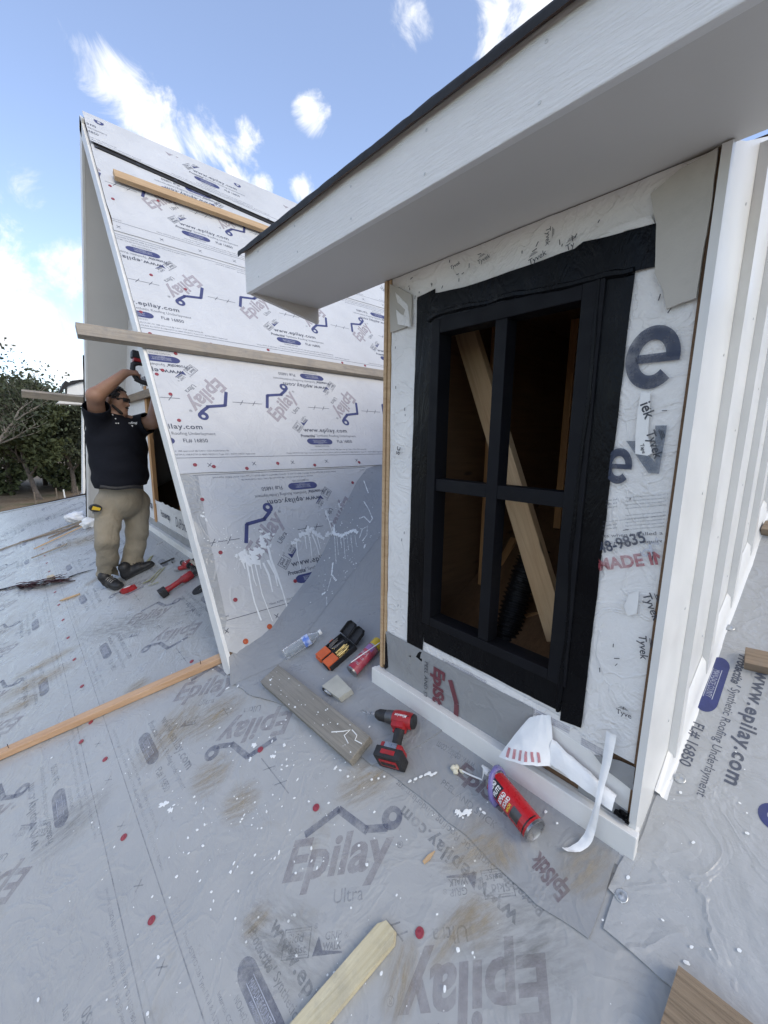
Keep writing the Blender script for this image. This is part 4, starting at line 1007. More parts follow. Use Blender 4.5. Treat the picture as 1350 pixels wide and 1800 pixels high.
# ------------------------------------------------------------------ boards lying about
def board_px(name, a, b, w, th, mat, label, cat='plank', h=.0, kids=None):
    M, L = lay(a, b, h); o = MB().span((0, -w/2, 0), (L, w/2, th), bev=.003).build(name, M_[mat], None, M); tag(o, label, cat)
    return o, M, L
def nails(o, M, spots, th, H=.022):
    for x, y, tilt in spots:
        MB().tube([(0, 0, -.005), (0, 0, H)], .0016, 6).build('nail', M_['steel_dark'], o, M @ T(x, y, th) @ RYm(R(tilt)))
def build_boards():
    o, M, L = board_px('lumber_strip', (-150, 1398), (410, 1153), .050, .036, 'pine_fresh', 'long fresh pine two-by-two lying across the roof to the gable corner', h=.003)
    nails(o, M, [(L*.30, 0, 25), (L*.905, .0, 20)], .036, .03)
    # grey weathered plank by the tools
    M, L = lay((480, 1193), (640, 1328), .010)
    mb = MB(); w = .115; mb.span((0, -w/2, 0), (L, w/2, .036), bev=.004); o = mb.build('weathered_plank', M_['pine_grey'], None, M); tag(o, 'grey weathered plank spotted with white paint beside the tools', 'plank')
    sp = MB(); r = random.Random(4)
    for i in range(34):
        cx, cy = r.uniform(.02, L-.02), r.uniform(-w*.42, w*.42); s = r.choice((.0012, .0015, .002, .002, .003, .005)); k = 9; a0 = r.random()*6
        pts = [(cx+s*1.5*math.cos(a0+6.283*j/k)*r.uniform(.7, 1.2), cy+s*math.sin(a0+6.283*j/k)*r.uniform(.7, 1.2)) for j in range(k)]; sp.flat(pts, .0368)
    for pts in ([(L*.78, -.02), (L*.84, .01), (L*.87, .03), (L*.865, -.0), (L*.92, -.012)], [(L*.88, .035), (L*.93, .03), (L*.94, .012), (L*.99, .018)]):
        sp.tube([(x, y, .0362) for x, y in pts], .0022, 5)
    stuff(sp.build('paint_spots', M_['paint'], o, M))
    # pale board at the bottom edge, end clipped
    M, L = lay((520, 1835), (684, 1642), .002); w = .062
    o = MB().prism([(-.05, -w/2), (L-.0, -w/2), (L+.018, -w/2+.018), (L+.012, w/2-.012), (L-.012, w/2), (-.05, w/2)], 0, .019).build('pale_board', M_['pine_pale'], None, M); tag(o, 'pale pine board with a clipped end at the bottom edge', 'plank')
    # brown rough board, bottom right
    pa = [fl(*p, .008) for p in ((1193, 1706), (1330, 1815), (1250, 1860), (1120, 1850))]
    M, L = lay((1178, 1752), (1268, 1845), .008); w = .10
    n = FLOOR.to_3x3().col[2]; x = (pa[1]-pa[0]).normalized(); y = Vector(n).cross(x); M = frame(pa[0], x, y)
    o = MB().prism([(0, 0), (.22, 0), (.22, -.15), (-.004, -.135)], 0, .036).build('rough_board', M_['rough_brown'], None, M); tag(o, 'rough brown grained board in the bottom right corner', 'plank')
    # boards at the right edge
    for a, b, lab in (((1308, 1165), (1395, 1185), 'sawn board end on the right edge beside the printed web address'), ((1340, 935), (1400, 945), 'short sawn board end high on the right edge by the siding')):
        M, L = lay(a, b, .007); tag(MB().span((0, -.035, 0), (L+.2, .035, .036), bev=.003).build('toe_board', M_['pine_brown'], None, M), lab, 'plank')
    # cut-offs by the gable: thin wood strips in a pile
    strips = [((-30, 978), (152, 914), .016, 'pine_old', 'longest thin wood strip reaching out of the left edge'), ((35, 955), (150, 922), .014, 'pine_brown', 'thin dark wood strip lying just above the split offcut'),
              ((86, 948), (150, 918), .03, 'pine_brown', 'wide reddish split offcut in the pile of strips'), ((62, 967), (152, 925), .018, 'pine', 'light sharp-ended wood strip on the near side of the pile'),
              ((58, 984), (120, 959), .014, 'pine_old', 'separate thin strip lying in front of the pile')]
    for i, (a, b, w, m, lab) in enumerate(strips):
        w *= 1.7; M, L = lay(a, b, .004+.004*i); o = MB().prism([(0, -w*.15), (.12, -w/2), (L, -w/2), (L, w/2), (.12, w/2), (0, w*.15)], 0, .014).build('wood_strip', M_[m], None, M); tag(o, lab, 'wood strip', 'wood strips piled on the roof')
    M, L = lay((106, 1057), (141, 1045), .003); tag(MB().prism([(0, -.003), (L*.3, -.016), (L*.7, -.014), (L, -.004), (L, .006), (L*.5, .010), (L*.25, .014)], 0, .010).build('wood_splinter', M_['pine'], None, M), 'pale wood splinter lying below the strap', 'wood scrap')
    M, L = lay((745, 1518), (765, 1497), .003); tag(MB().prism([(0, -.004), (L*.4, -.007), (L, -.001), (L, .001), (L*.5, .006), (0, .005)], 0, .003).build('wood_chip', M_['pine'], None, M), 'small brown wood chip between the logo and the web address', 'wood scrap')
build_boards()
# ------------------------------------------------------------------ hand tools
def rbx(c, s, bev): return MB().box(c, s, None, bev)
def make_drill(name, label, M, bit=True, gear='steel_dark', flip=False):
    """axis x forward (chuck), y towards the battery is negative, z out of the ground; lying on its side"""
    P = tag(link(name, None, None, None, M), label, 'drill')
    Z = .040
    def L(mb, nm, m, par=P, sm=True):
        if flip: mb.v = [(v[0], -v[1], v[2]) for v in mb.v]; mb.f = [f[::-1] for f in mb.f]
        return mb.build(nm, M_[m], par, M, smooth=sm, ang=40)
    b = MB(); b.lathe([(-.062, .018), (-.06, .027), (-.052, .031), (-.02, .032), (.0, .0325), (.02, .030), (.022, .026)], 18, T(0, 0, Z)); b.box((-.012, -.030, Z), (.055, .030, .050), None, .009)
    body = L(b, 'motor_housing', 'tool_red')
    v = MB(); v.lathe([(-.070, .020), (-.067, .026), (-.0615, .0275)], 18, T(0, 0, Z)); L(v, 'rear_cap', 'rubber')
    for k in range(5): 
        L(MB().box((-.046, -.014+.007*k, Z+.0285-.0022*abs(k-2)), (.014, .0026, .006)), 'vent_slot', 'rubber', body, False)
    g = MB(); g.lathe([(.0215, .027), (.03, .0275), (.05, .0255), (.055, .024)], 18, T(0, 0, Z)); L(g, 'gear_case', gear)
    c = MB(); c.lathe([(.056, .0225), (.062, .0235), (.082, .0225), (.09, .0215), (.105, .014), (.107, .008)], 18, T(0, 0, Z)); L(c, 'chuck', 'rubber')
    if bit:
        pts = [(.105+.075*t, .0022*math.sin(t*22), Z+.0022*math.cos(t*22)) for t in np.linspace(0, 1, 50)]
        L(MB().tube(pts, [.0034]*46+[.003, .0025, .0015, .0006], 6), 'drill_bit', 'steel')
    h = MB()
    path = [(-.018, -.028, Z), (-.021, -.055, Z), (-.026, -.085, Z), (-.030, -.112, Z)]
    h.tube(path, [.0205, .0195, .0185, .021], 14, flat=.86); L(h, 'handle', 'rubber')
    L(rbx((.002, -.045, Z), (.010, .024, .014), .004), 'trigger', 'tool_red')
    L(rbx((-.026, -.121, Z), (.088, .020, .066), .007), 'battery_foot', 'tool_red')
    bt = L(rbx((-.026, -.150, Z), (.108, .040, .078), .006), 'battery', 'rubber')
    L(rbx((-.026, -.1715, Z), (.07, .004, .040), .0015), 'battery_label', 'tool_red', bt)
    L(rbx((-.026, -.1735, Z), (.06, .002, .018), .0005), 'battery_label', 'rubber', bt)
    L(rbx((-.026, -.150, Z+.0395), (.055, .016, .003), .001), 'battery_label', 'tool_red', bt)
    L(rbx((-.026, -.123, Z+.035), (.05, .022, .004), .001), 'belt_clip', 'steel')
    b = MB(); put(b, 'Milwaukee', -.045, -.002, .052, .012, T(0, 0, Z+.0328), bold=.01, shear=.3); stuff(b.build('printed_lettering', M_['label_white'], body, M))
    return P
def build_drill():
    M, L = lay((733, 1282), (668, 1268), .009)
    make_drill('cordless_drill', 'red and black cordless drill with a fitted bit by the grey plank', M @ T(.062, 0, 0), flip=True)
build_drill()
def can(name, label, a, b, rad, mat, yellow=False, h=.009, roll=0):
    M, L = lay(a, b, h); M = M @ T(0, 0, rad)
    P = tag(link(name, None, None, None, M), label, 'can')
    return P, M, L
def build_foam_can():
    # base of the can faces right; axis from the base to the valve
    P, M, L = can('spray_foam_can', 'red spray foam can with straw lying before the dormer wall', (944, 1472), (880, 1392), .036, 'can_red', h=.006)
    n = 28; r = .036; BL = .165
    M = M @ RXm(R(-38))
    MB().lathe([(0.004, r), (BL, r)], n, None, False).build('can_body', M_['can_red'], P, M, smooth=True)
    MB().lathe([(.010, .0), (.006, r*.55), (-.001, r*.86), (-.004, r*.95), (-.003, r*1.03), (.003, r*1.03), (.005, r)], n, None, False).build('can_base', M_['steel'], P, M, smooth=True, ang=60)
    MB().lathe([(BL, r), (BL+.003, r*1.03), (BL+.006, r*1.0), (BL+.018, r*.72), (BL+.022, r*.45), (BL+.026, r*.45), (BL+.034, r*.22)], n).build('can_shoulder', M_['steel'], P, M, smooth=True)
    # wrapped label: text bent round the cylinder; reads from the valve end
    def wrap(mb, ang0, rr):
        out = MB()
        for v in mb.v:
            t = ang0+v[1]/r; out.v.append((v[0], rr*math.cos(t), rr*math.sin(t)))
        out.f = mb.f; return out
    def patch(x0, x1, y0, y1, mat, rr, k=14):
        mb = MB(); vs = [(x, y0+(y1-y0)*j/k, 0) for j in range(k+1) for x in (x0, x1)]; mb.add(vs, [(2*j, 2*j+1, 2*j+3, 2*j+2) for j in range(k)])
        wrap(mb, R(90), rr).build('label_patch', M_[mat], P, M, smooth=True, ang=180)
    patch(.118, .160, -.022, .024, 'label_black', r+.0004)
    patch(.034, .066, -.020, .016, 'steel_dark', r+.0004)
    patch(.012, .016, -.05, .05, 'label_black', r+.0004)
    rows = [('GREAT', .142, .156, 'label_white', -.018, .036), ('STUFF', .123, .137, 'label_white', -.018, .036), ('GAPS&', .100, .114, 'label_white', -.018, .037), ('CRACKS', .084, .096, 'label_white', -.020, .037), ('FOAM', .071, .080, 'label_yellow', -.010, .026)]
    for s, x0, x1, m, y0, w in rows:
        mb = MB(); put(mb, s, y0, 0, w, x1-x0, None, bold=.03)
        q = MB(); q.v = [(x0+v[1], -v[0], 0) for v in mb.v]; q.f = mb.f
        stuff(wrap(q, R(90), r+.0009).build('printed_lettering', M_[m], P, M))
    # valve, adapter, straw with dried foam
    MB().lathe([(BL+.030, .0085), (BL+.036, .012), (BL+.046, .011), (BL+.060, .005), (BL+.066, .004)], 12).build('nozzle', M_['label_white'], P, M, smooth=True)
    p0 = M @ Vector((BL+.06, 0, 0)); pts = [p0, p0.lerp(fl(850, 1372, .03), .5), fl(848, 1371, .028), fl(826, 1362, .018), fl(808, 1353, .014)]
    MB().tube(pts, .0028, 8).build('straw', M_['label_white'], P, smooth=True)
    fm = plain('dried_foam', (.70, .66, .52, 1), .8, .1, 40, .5, 90); mb = MB()
    bm = bmesh.new()
    for k, (px, py, s) in enumerate(((797, 1350, .011), (803, 1348, .009), (801, 1356, .010), (812, 1356, .006))):
        c = fl(px, py, .012); bmesh.ops.create_icosphere(bm, subdivisions=2, radius=s, matrix=Matrix.Translation(c))
    for v in bm.verts: v.co += Vector((.004*fbm(v.co*90), .004*fbm(v.co*90+Vector((5, 0, 0))), .003*fbm(v.co*90+Vector((0, 7, 0)))))
    me = bpy.data.meshes.new('foam'); bm.to_mesh(me); bm.free(); me.shade_smooth(); link('foam_blob', me, fm, P)
    # violet strap of stretch film round the neck
    n_ = N('violet_film'); n_.col((.22, .19, .50, 1)).rough(.25).set(Alpha=.8, Transmission_Weight=.25); n_.bump(n_.noise(60, 4), .5, .006)
    q = thing('violet_band', 'crumpled translucent violet band around the foam can neck', 'band', tuple(M.translation))
    pts = []
    for t in np.linspace(0, 2*math.pi, 26): pts.append(M @ Vector((.125+.055*(.5-.5*math.cos(t)), (r+.005)*math.cos(t)*1.0, (r+.004)*math.sin(t))))
    MB().tube(pts, [.004+.0025*abs(fbm((i*.7, 0, 0))) for i in range(26)], 6, flat=2.2).build('band_loop', n_.m, q, smooth=True, ang=180)
    pts = [fl(862, 1362, .020), fl(860, 1385, .016), fl(864, 1405, .012), fl(872, 1418, .012)]
    MB().tube(pts, [.008, .007, .009, .006], 8, flat=.5).build('band_tail', n_.m, q, smooth=True, ang=180)
build_foam_can()
def build_pink_can():
    P, M, L = can('adhesive_can', 'pinkish red aerosol can with yellow cap against the dormer corner', (624, 1190), (664, 1146), .031, 'can_pink', h=.010)
    r = .030; BL = .150
    MB().lathe([(.004, r), (BL, r)], 24, None, False).build('can_body', M_['can_pink'], P, M, smooth=True)
    MB().lathe([(.012, 0), (.006, r*.6), (-.002, r*.88), (-.003, r*1.03), (.004, r*1.02)], 24, None, False).build('can_base', M_['steel'], P, M, smooth=True, ang=60)
    MB().lathe([(BL, r), (BL+.003, r*1.02), (BL+.010, r*.9)], 24, None, False).build('can_shoulder', M_['steel'], P, M, smooth=True)
    MB().lathe([(BL+.006, r*.98), (BL+.040, r*.98), (BL+.047, r*.86), (BL+.048, .0)], 24).build('cap', M_['yellow'], P, M, smooth=True, ang=50)
    def wrap(mb, a0, rr):
        o = MB(); o.v = [(v[0], rr*math.cos(a0+v[1]/r), rr*math.sin(a0+v[1]/r)) for v in mb.v]; o.f = mb.f; return o
    mb = MB(); vs = [(x, -.03+.06*j/12, 0) for j in range(13) for x in (.118, .146)]; mb.add(vs, [(2*j, 2*j+1, 2*j+3, 2*j+2) for j in range(12)])
    wrap(mb, R(90), r+.0004).build('label_band', plain('violet_label', (.32, .16, .36, 1), .35, .2, 30, 0), P, M)
    for s, x0, h, w in (('FOAM', .085, .02, .045), ('FILL & SEAL', .060, .012, .045), ('GAP FILLER', .030, .012, .045)):
        mb = MB(); put(mb, s, -w/2, 0, w, h); q = MB(); q.v = [(x0+v[1], -v[0], 0) for v in mb.v]; q.f = mb.f
        stuff(wrap(q, R(95), r+.0008).build('printed_lettering', M_['ink_pale'], P, M))
    # dispensing straw lying along the can
    a = M @ Vector((.02, .01, r+.003)); b = M @ Vector((BL+.03, -.028, r*.7))
    MB().tube([a, a.lerp(b, .5)+Vector((0, 0, .001)), b], .0024, 6).build('straw', M_['label_white'], P, smooth=True)
build_pink_can()
def build_bit_case():
    M, L = lay((560, 1158), (592, 1190), .010)      # x along the short hinge side towards the viewer
    M = M @ Matrix.Diagonal((1.35, 1.05, 1.1, 1)); P = tag(link('drill_bit_case', None, None, None, M), 'open black and orange drill bit case full of bits', 'tool case')
    # x: towards lower right, y: towards the upper right in the picture (long side)
    blk = 'rubber'
    W = .105; D = .155
    def tray(x0, x1, name):
        w = .004; m = MB()
        m.span((x0, 0, 0), (x1, D, .006), bev=.002); tr = m.build(name, M_[blk], P, M)
        for a, b in (((x0, .0, .006), (x0+w, D, .026)), ((x1-w, 0, .006), (x1, D, .026)), ((x0+w, 0, .006), (x1-w, w, .026)), ((x0+w, D-w, .006), (x1-w, D, .026))):
            MB().span(a, b, bev=.001).build('rim', M_[blk], tr, M)
        return tr
    t1 = tray(0, .052, 'tray'); t2 = tray(.056, .108, 'tray')
    for k, (x0, tr) in enumerate(((.004, t1), (.060, t2))):
        MB().span((x0, -.004, .007), (x0+.044, .058, .031), bev=.002).build('orange_insert', M_['orange'], P, M)
        MB().span((x0+.004, -.010, .006), (x0+.040, -.0045, .022), bev=.002).build('latch', M_['orange'] if k == 0 else M_['rubber'], P, M)
        r = random.Random(k)
        for i in range(22 if k else 12):
            x = x0+.003+r.random()*.038; y = .062+r.random()*.018; ln = r.uniform(.03, .065); th = r.uniform(.0012, .0026); z = .012+.012*r.random()
            a = r.uniform(-.25, .25)
            MB().tube([(x, y, z), (x+a*ln*.6, y+ln, z+r.uniform(-.003, .006))], th, 6).build('drill_bit', M_['brass' if (k or i % 3 == 0) else 'steel_dark'], P, M)
    # lids folded up behind, leaning
    for x0 in (.0, .056):
        mb = MB(); lid = [(x0, 0), (x0+.052, 0), (x0+.052, .060), (x0+.040, .078), (x0+.014, .080), (x0, .064)]
        LM = M @ T(0, D+.004, .020) @ RXm(R(18))
        o = mb.prism(lid, 0, .005).build('lid', M_[blk], P, LM)
        for a, b in zip(lid, lid[1:]+lid[:1]):
            a, b = Vector(a), Vector(b); d = (b-a).normalized(); q = (a+b)/2; cx = Vector((x0+.026, .04)); q = q+(cx-q).normalized()*.002
            MB().box((0, 0, 0), ((b-a).length, .003, .014), LM @ T(q.x, q.y, .011) @ RZm(math.atan2(d.y, d.x))).build('lid_rim', M_[blk], o)
    MB().span((-.006, .085, .010), (-.0005, .108, .024), bev=.001).build('latch', M_['orange'], P, M)
build_bit_case()
def build_bottle():
    M, L = lay((506, 1160), (556, 1128), .0098); r = .031
    M = M @ T(0, 0, r)
    P = tag(link('water_bottle', None, None, None, M), 'clear empty plastic water bottle lying near the gable corner', 'bottle')
    n = N('clear_plastic'); n.col((.93, .96, .97, 1)).rough(.08).set(Transmission_Weight=.92, IOR=1.25); n.bump(n.noise(45, 3), .25, .006)
    prof = [(.0, .012), (.0, .024), (.004, .0295), (.012, r)]
    for i in range(1, 30): 
        x = .012+.098*i/30; prof.append((x, r*(.965+.035*math.cos(i*1.25))))
    prof += [(.112, r), (.150, r), (.160, .0285), (.175, .021), (.188, .0145), (.196, .0125), (.200, .0145), (.203, .0145), (.204, .012), (.216, .012)]
    MB().lathe(prof, 26, None, True).build('bottle_body', n.m, P, M, smooth=True, ang=60)
    lb = N('blue_label'); k = lb.noise(30, 5); lb.col(lb.ramp(k, [(.42, (.12, .22, .62, 1)), (.55, (.55, .62, .82, 1)), (.68, (.8, .83, .9, 1))])).rough(.35)
    MB().lathe([(.113, r+.0006), (.149, r+.0006)], 26, None, False).build('label', lb.m, P, M, smooth=True)
    MB().lathe([(.205, .0138), (.208, .0142), (.220, .0142), (.221, .012), (.221, 0)], 18).build('cap', M_['label_white'], P, M, smooth=True, ang=50)
build_bottle()
def build_block():
    M, L = lay((578, 1205), (612, 1232), .0098)
    p = [M.inverted() @ fl(*q, .0098) for q in ((597, 1193), (622, 1219), (600, 1235), (570, 1213))]
    o = MB().prism([(v.x, v.y) for v in p], 0, .03).build('concrete_block', plain('grey_block', (.42, .41, .36, 1), .9, .1, 14, .4, 60), None, M)
    tag(o, 'small square beige cement offcut between the plank and bit case', 'block')
    # chuck adapter lying on the plank edge
    M, L = lay((572, 1216), (597, 1236), .012); M = M @ T(0, 0, .012)
    P = tag(link('chuck_adapter', None, None, None, M), 'small chrome and black socket adapter beside the cement offcut', 'socket')
    MB().lathe([(0, .004), (.0, .008), (.018, .0085), (.02, .007)], 12).build('shank', M_['rubber'], P, M, smooth=True)
    MB().lathe([(.02, .008), (.022, .011), (.034, .011), (.036, .0085), (.042, .0085), (.044, .0105), (.054, .0105), (.056, .007), (.066, .006)], 14).build('collar', M_['steel'], P, M, smooth=True)
build_block()
# ------------------------------------------------------------------ tools by the worker
def build_grinder():
    M, L = lay((287, 1050), (345, 1012), .004); M = M @ T(0, 0, .032)
    P = tag(link('angle_grinder', None, None, None, M), 'long red cordless angle grinder with round guard by the gable rake', 'grinder')
    s = L/.30
    f = lambda *a: tuple(q*1.0 for q in a)
    MB().box((.022, 0, 0), (.055, .078, .062), None, .008).build('battery', M_['rubber'], P, M)
    MB().box((-.004, .03, .0), (.012, .05, .05), None, .004).build('battery_label', M_['steel_dark'], P, M)
    MB().tube([(.045, 0, 0), (.09, 0, 0), (.16, 0, .002), (.19, 0, .004)], [.026, .021, .022, .027], 14).build('handle', M_['tool_red'], P, M, smooth=True)
    MB().lathe([(.175, .026), (.19, .034), (.25, .036), (.27, .030)], 16).build('motor_housing', M_['tool_red'], P, M, smooth=True)
    b = MB(); put(b, 'Milwaukee', .195, -.008, .05, .014, T(0, 0, .0355), bold=.01, shear=.3); stuff(b.build('printed_lettering', M_['label_white'], P, M))
    MB().box((.295, 0, .004), (.05, .046, .046), None, .01).build('gear_head', M_['steel_dark'], P, M)
    G = M @ T(.335, -.012, .045) @ RYm(R(70)) @ RZm(.3)
    mb = MB(); k = 30; R0 = .066
    mb.lathe([(-.012, .060), (-.012, .066), (.012, .066), (.012, .060)], k, RYm(R(-90)), False)
    mb.build('guard_ring', plain('tan_metal', (.32, .28, .22, 1), .5, .2, 30, .2, 80, metal=.4), P, G, smooth=True, ang=40)
    mb = MB(); mb.lathe([(-.004, .0), (-.004, .052), (.004, .052), (.004, 0)], k, RYm(R(-90)), False); mb.build('cutting_disc', M_['rubber'], P, G)
    for j in range(5):
        a = j*1.257; MB().box((.03*math.cos(a), .03*math.sin(a), .008), (.036, .007, .005), None, .001).build('guard_spoke', M_['tool_red'], P, G)
    MB().tube([(.29, .02, .01), (.30, .07, .012), (.30, .12, .012)], [.012, .014, .013], 10).build('side_handle', M_['rubber'], P, M, smooth=True)
    # spare disc
    M2, _ = lay((352, 1036), (372, 1030), .003)
    d = MB(); d.lathe([(.0, .010), (.0, .062), (.004, .062), (.004, .010), (.0, .010)], 30, RYm(R(-90)), False)
    o = d.build('spare_disc', M_['rubber'], None, M2); tag(o, 'flat black cutting disc on the roof below the grinder', 'disc')
    # second drill standing behind
    M3, _ = lay((335, 1000), (300, 985), .004)
    make_drill('cordless_driver', 'red and black cordless driver lying behind the angle grinder', M3 @ T(.03, 0, 0), bit=False)
    # impact driver head behind it
    M5, _ = lay((318, 1003), (352, 996), .004); P5 = tag(link('multi_tool', None, None, None, M5), 'slim red and grey tool between driver and grinder', 'tool')
    MB().tube([(0, 0, .022), (.06, 0, .024), (.13, 0, .026), (.18, 0, .03)], [.018, .022, .020, .026], 12).build('grip', M_['tool_red'], P5, M5, smooth=True)
    MB().lathe([(-.05, .010), (-.045, .02), (0, .02)], 12, T(0, 0, .022)).build('head', M_['grey_plastic'], P5, M5, smooth=True)
    MB().box((.21, 0, .03), (.07, .06, .055), None, .008).build('battery', M_['rubber'], P5, M5)
    # T-square tool
    M6, _ = lay((284, 994), (307, 984), .004); P6 = tag(link('hex_key_set', None, None, None, M6), 'black T-handled bar lying behind the red tools', 'tool')
    MB().tube([(0, 0, .012), (.13, 0, .012)], .009, 8).build('bar', M_['rubber'], P6, M6, smooth=True)
    MB().tube([(.10, 0, .012), (.13, -.08, .012)], .007, 8).build('stem', M_['steel_dark'], P6, M6, smooth=True)
build_grinder()
def build_small():
    # red folding knife / chalk box by the boot
    M, L = lay((216, 1043), (241, 1034), .003); P = tag(link('chalk_box', None, None, None, M), 'red teardrop chalk line box beside the worker\'s shoe', 'chalk line')
    k = L/.14
    out = [(0, -.014), (.02, -.024), (.06, -.030), (.10, -.028), (.135, -.012), (.138, .004), (.12, .022), (.07, .028), (.02, .020), (0, .010)]
    MB().prism(out, 0, .034).build('case', M_['tool_red'], P, M)
    MB().prism([(.02, -.012), (.07, -.016), (.11, -.010), (.105, .008), (.06, .014), (.022, .008)], .0345, .040).build('crank', M_['can_red'], P, M)
    MB().span((.04, -.004, .0405), (.10, .004, .044), bev=.001).build('crank_arm', M_['label_white'], P, M)
    MB().span((-.012, -.012, .006), (-.0005, .008, .028), bev=.002).build('mouth', M_['rubber'], P, M)
    # yellow-green folded tape strips
    gm = plain('olive_straps', (.30, .29, .13, 1), .6, .25, 20, .2, 60); P = thing('measuring_strip', 'yellowish frayed strips lying between the shoe and drills', 'strip', tuple(fl(268, 1015)))
    for i, (a, b, w) in enumerate((((262, 1022), (283, 1000), .018), ((266, 1025), (290, 998), .014), ((252, 1027), (266, 1020), .02), ((262, 1031), (280, 1025), .012))):
        M, L = lay(a, b, .002+.003*i); mb = MB(); vs = []
        for j in range(9): vs += [(L*j/8, -w/2+.003*fbm((j, i, 0)), .004*abs(fbm((j*.8, i, 5)))), (L*j/8, w/2+.003*fbm((j, i, 9)), .004*abs(fbm((j*.8, i, 7))))]
        mb.add(vs, [(2*j, 2*j+1, 2*j+3, 2*j+2) for j in range(8)]); mb.build('strip', gm, P, M)
    M, L = lay((257, 992), (267, 978), .003); tag(MB().prism([(0, -.018), (L*.5, -.02), (L, -.016), (L, .014), (L*.4, .02), (0, .016)], 0, .004).build('label_scrap', gm, None, M), 'small yellow green scrap lying behind the shoe', 'scrap')
    # ratchet strap heap
    sm = plain('maroon_webbing', (.055, .014, .018, 1), .8, .3, 40, .5, 150); bm_ = plain('black_webbing', (.018, .018, .022, 1), .8, .3, 40, .5, 150)
    P = thing('ratchet_strap', 'dark maroon strap bunched on the roof by the left edge', 'strap', tuple(fl(85, 1027)))
    r = random.Random(2)
    for i in range(9):
        a = fl(28+r.uniform(-4, 14), 1034+r.uniform(-5, 3), .012+.012*r.random()); b = fl(124+r.uniform(-16, 2), 1016+r.uniform(-5, 6), .012+.012*r.random()); pts = []
        for t in np.linspace(0, 1, 14):
            p = a.lerp(b, t)+Vector((r.uniform(-.01, .01)+.03*math.sin(t*5+i), 0, .010*math.sin(t*9+i)+.012)); pts.append(p)
        MB().tube(pts, .014, 6, flat=.25).build('webbing', sm, P, smooth=True)
    MB().tube([fl(-60, 1043, .006), fl(0, 1036, .006), fl(20, 1031, .015), fl(32, 1028, .012), fl(40, 1035, .01)], .02, 6, flat=.2).build('tail', bm_, P, smooth=True)
    MB().tube([fl(122, 1014, .008), fl(135, 1009, .012), fl(145, 1006, .006), fl(155, 1003, .01), fl(166, 1001, .004)], [.016, .012, .010, .006, .003], 6, flat=.4).build('tail', bm_, P, smooth=True)
    MB().lathe([(-.02, .02), (-.02, .035), (.02, .035), (.02, .02)], 14, T(*fl(90, 1016, .03)) @ RZm(.6)).build('tape_roll', plain('cream_roll', (.55, .5, .4, 1), .6, .1, 20, 0), P)
    # white bags by the gable foot
    for k, (c, s, lab) in enumerate((((135, 916), .12, 'crumpled white bag against the gable foot'), ((160, 925), .10, 'small white bag behind the worker\'s leg'))):
        bm = bmesh.new(); p = fl(*c); bmesh.ops.create_icosphere(bm, subdivisions=4, radius=1)
        for v in bm.verts:
            q = v.co.copy(); d = 1+.35*fbm(q*1.7+Vector((k*9, 0, 0)))+.12*fbm(q*5); v.co = Vector((q.x*s*1.1*d, q.y*s*d, max(-.02, q.z*s*.75*d+s*.5)))
        me = bpy.data.meshes.new('bag'); bm.to_mesh(me); bm.free(); me.shade_smooth()
        o = link('plastic_bag', me, plain('white_bag_%d' % k, (.76, .77, .78, 1), .35, .06, 12, .6, 30), None, T(*p)); tag(o, lab, 'bag')
build_small()
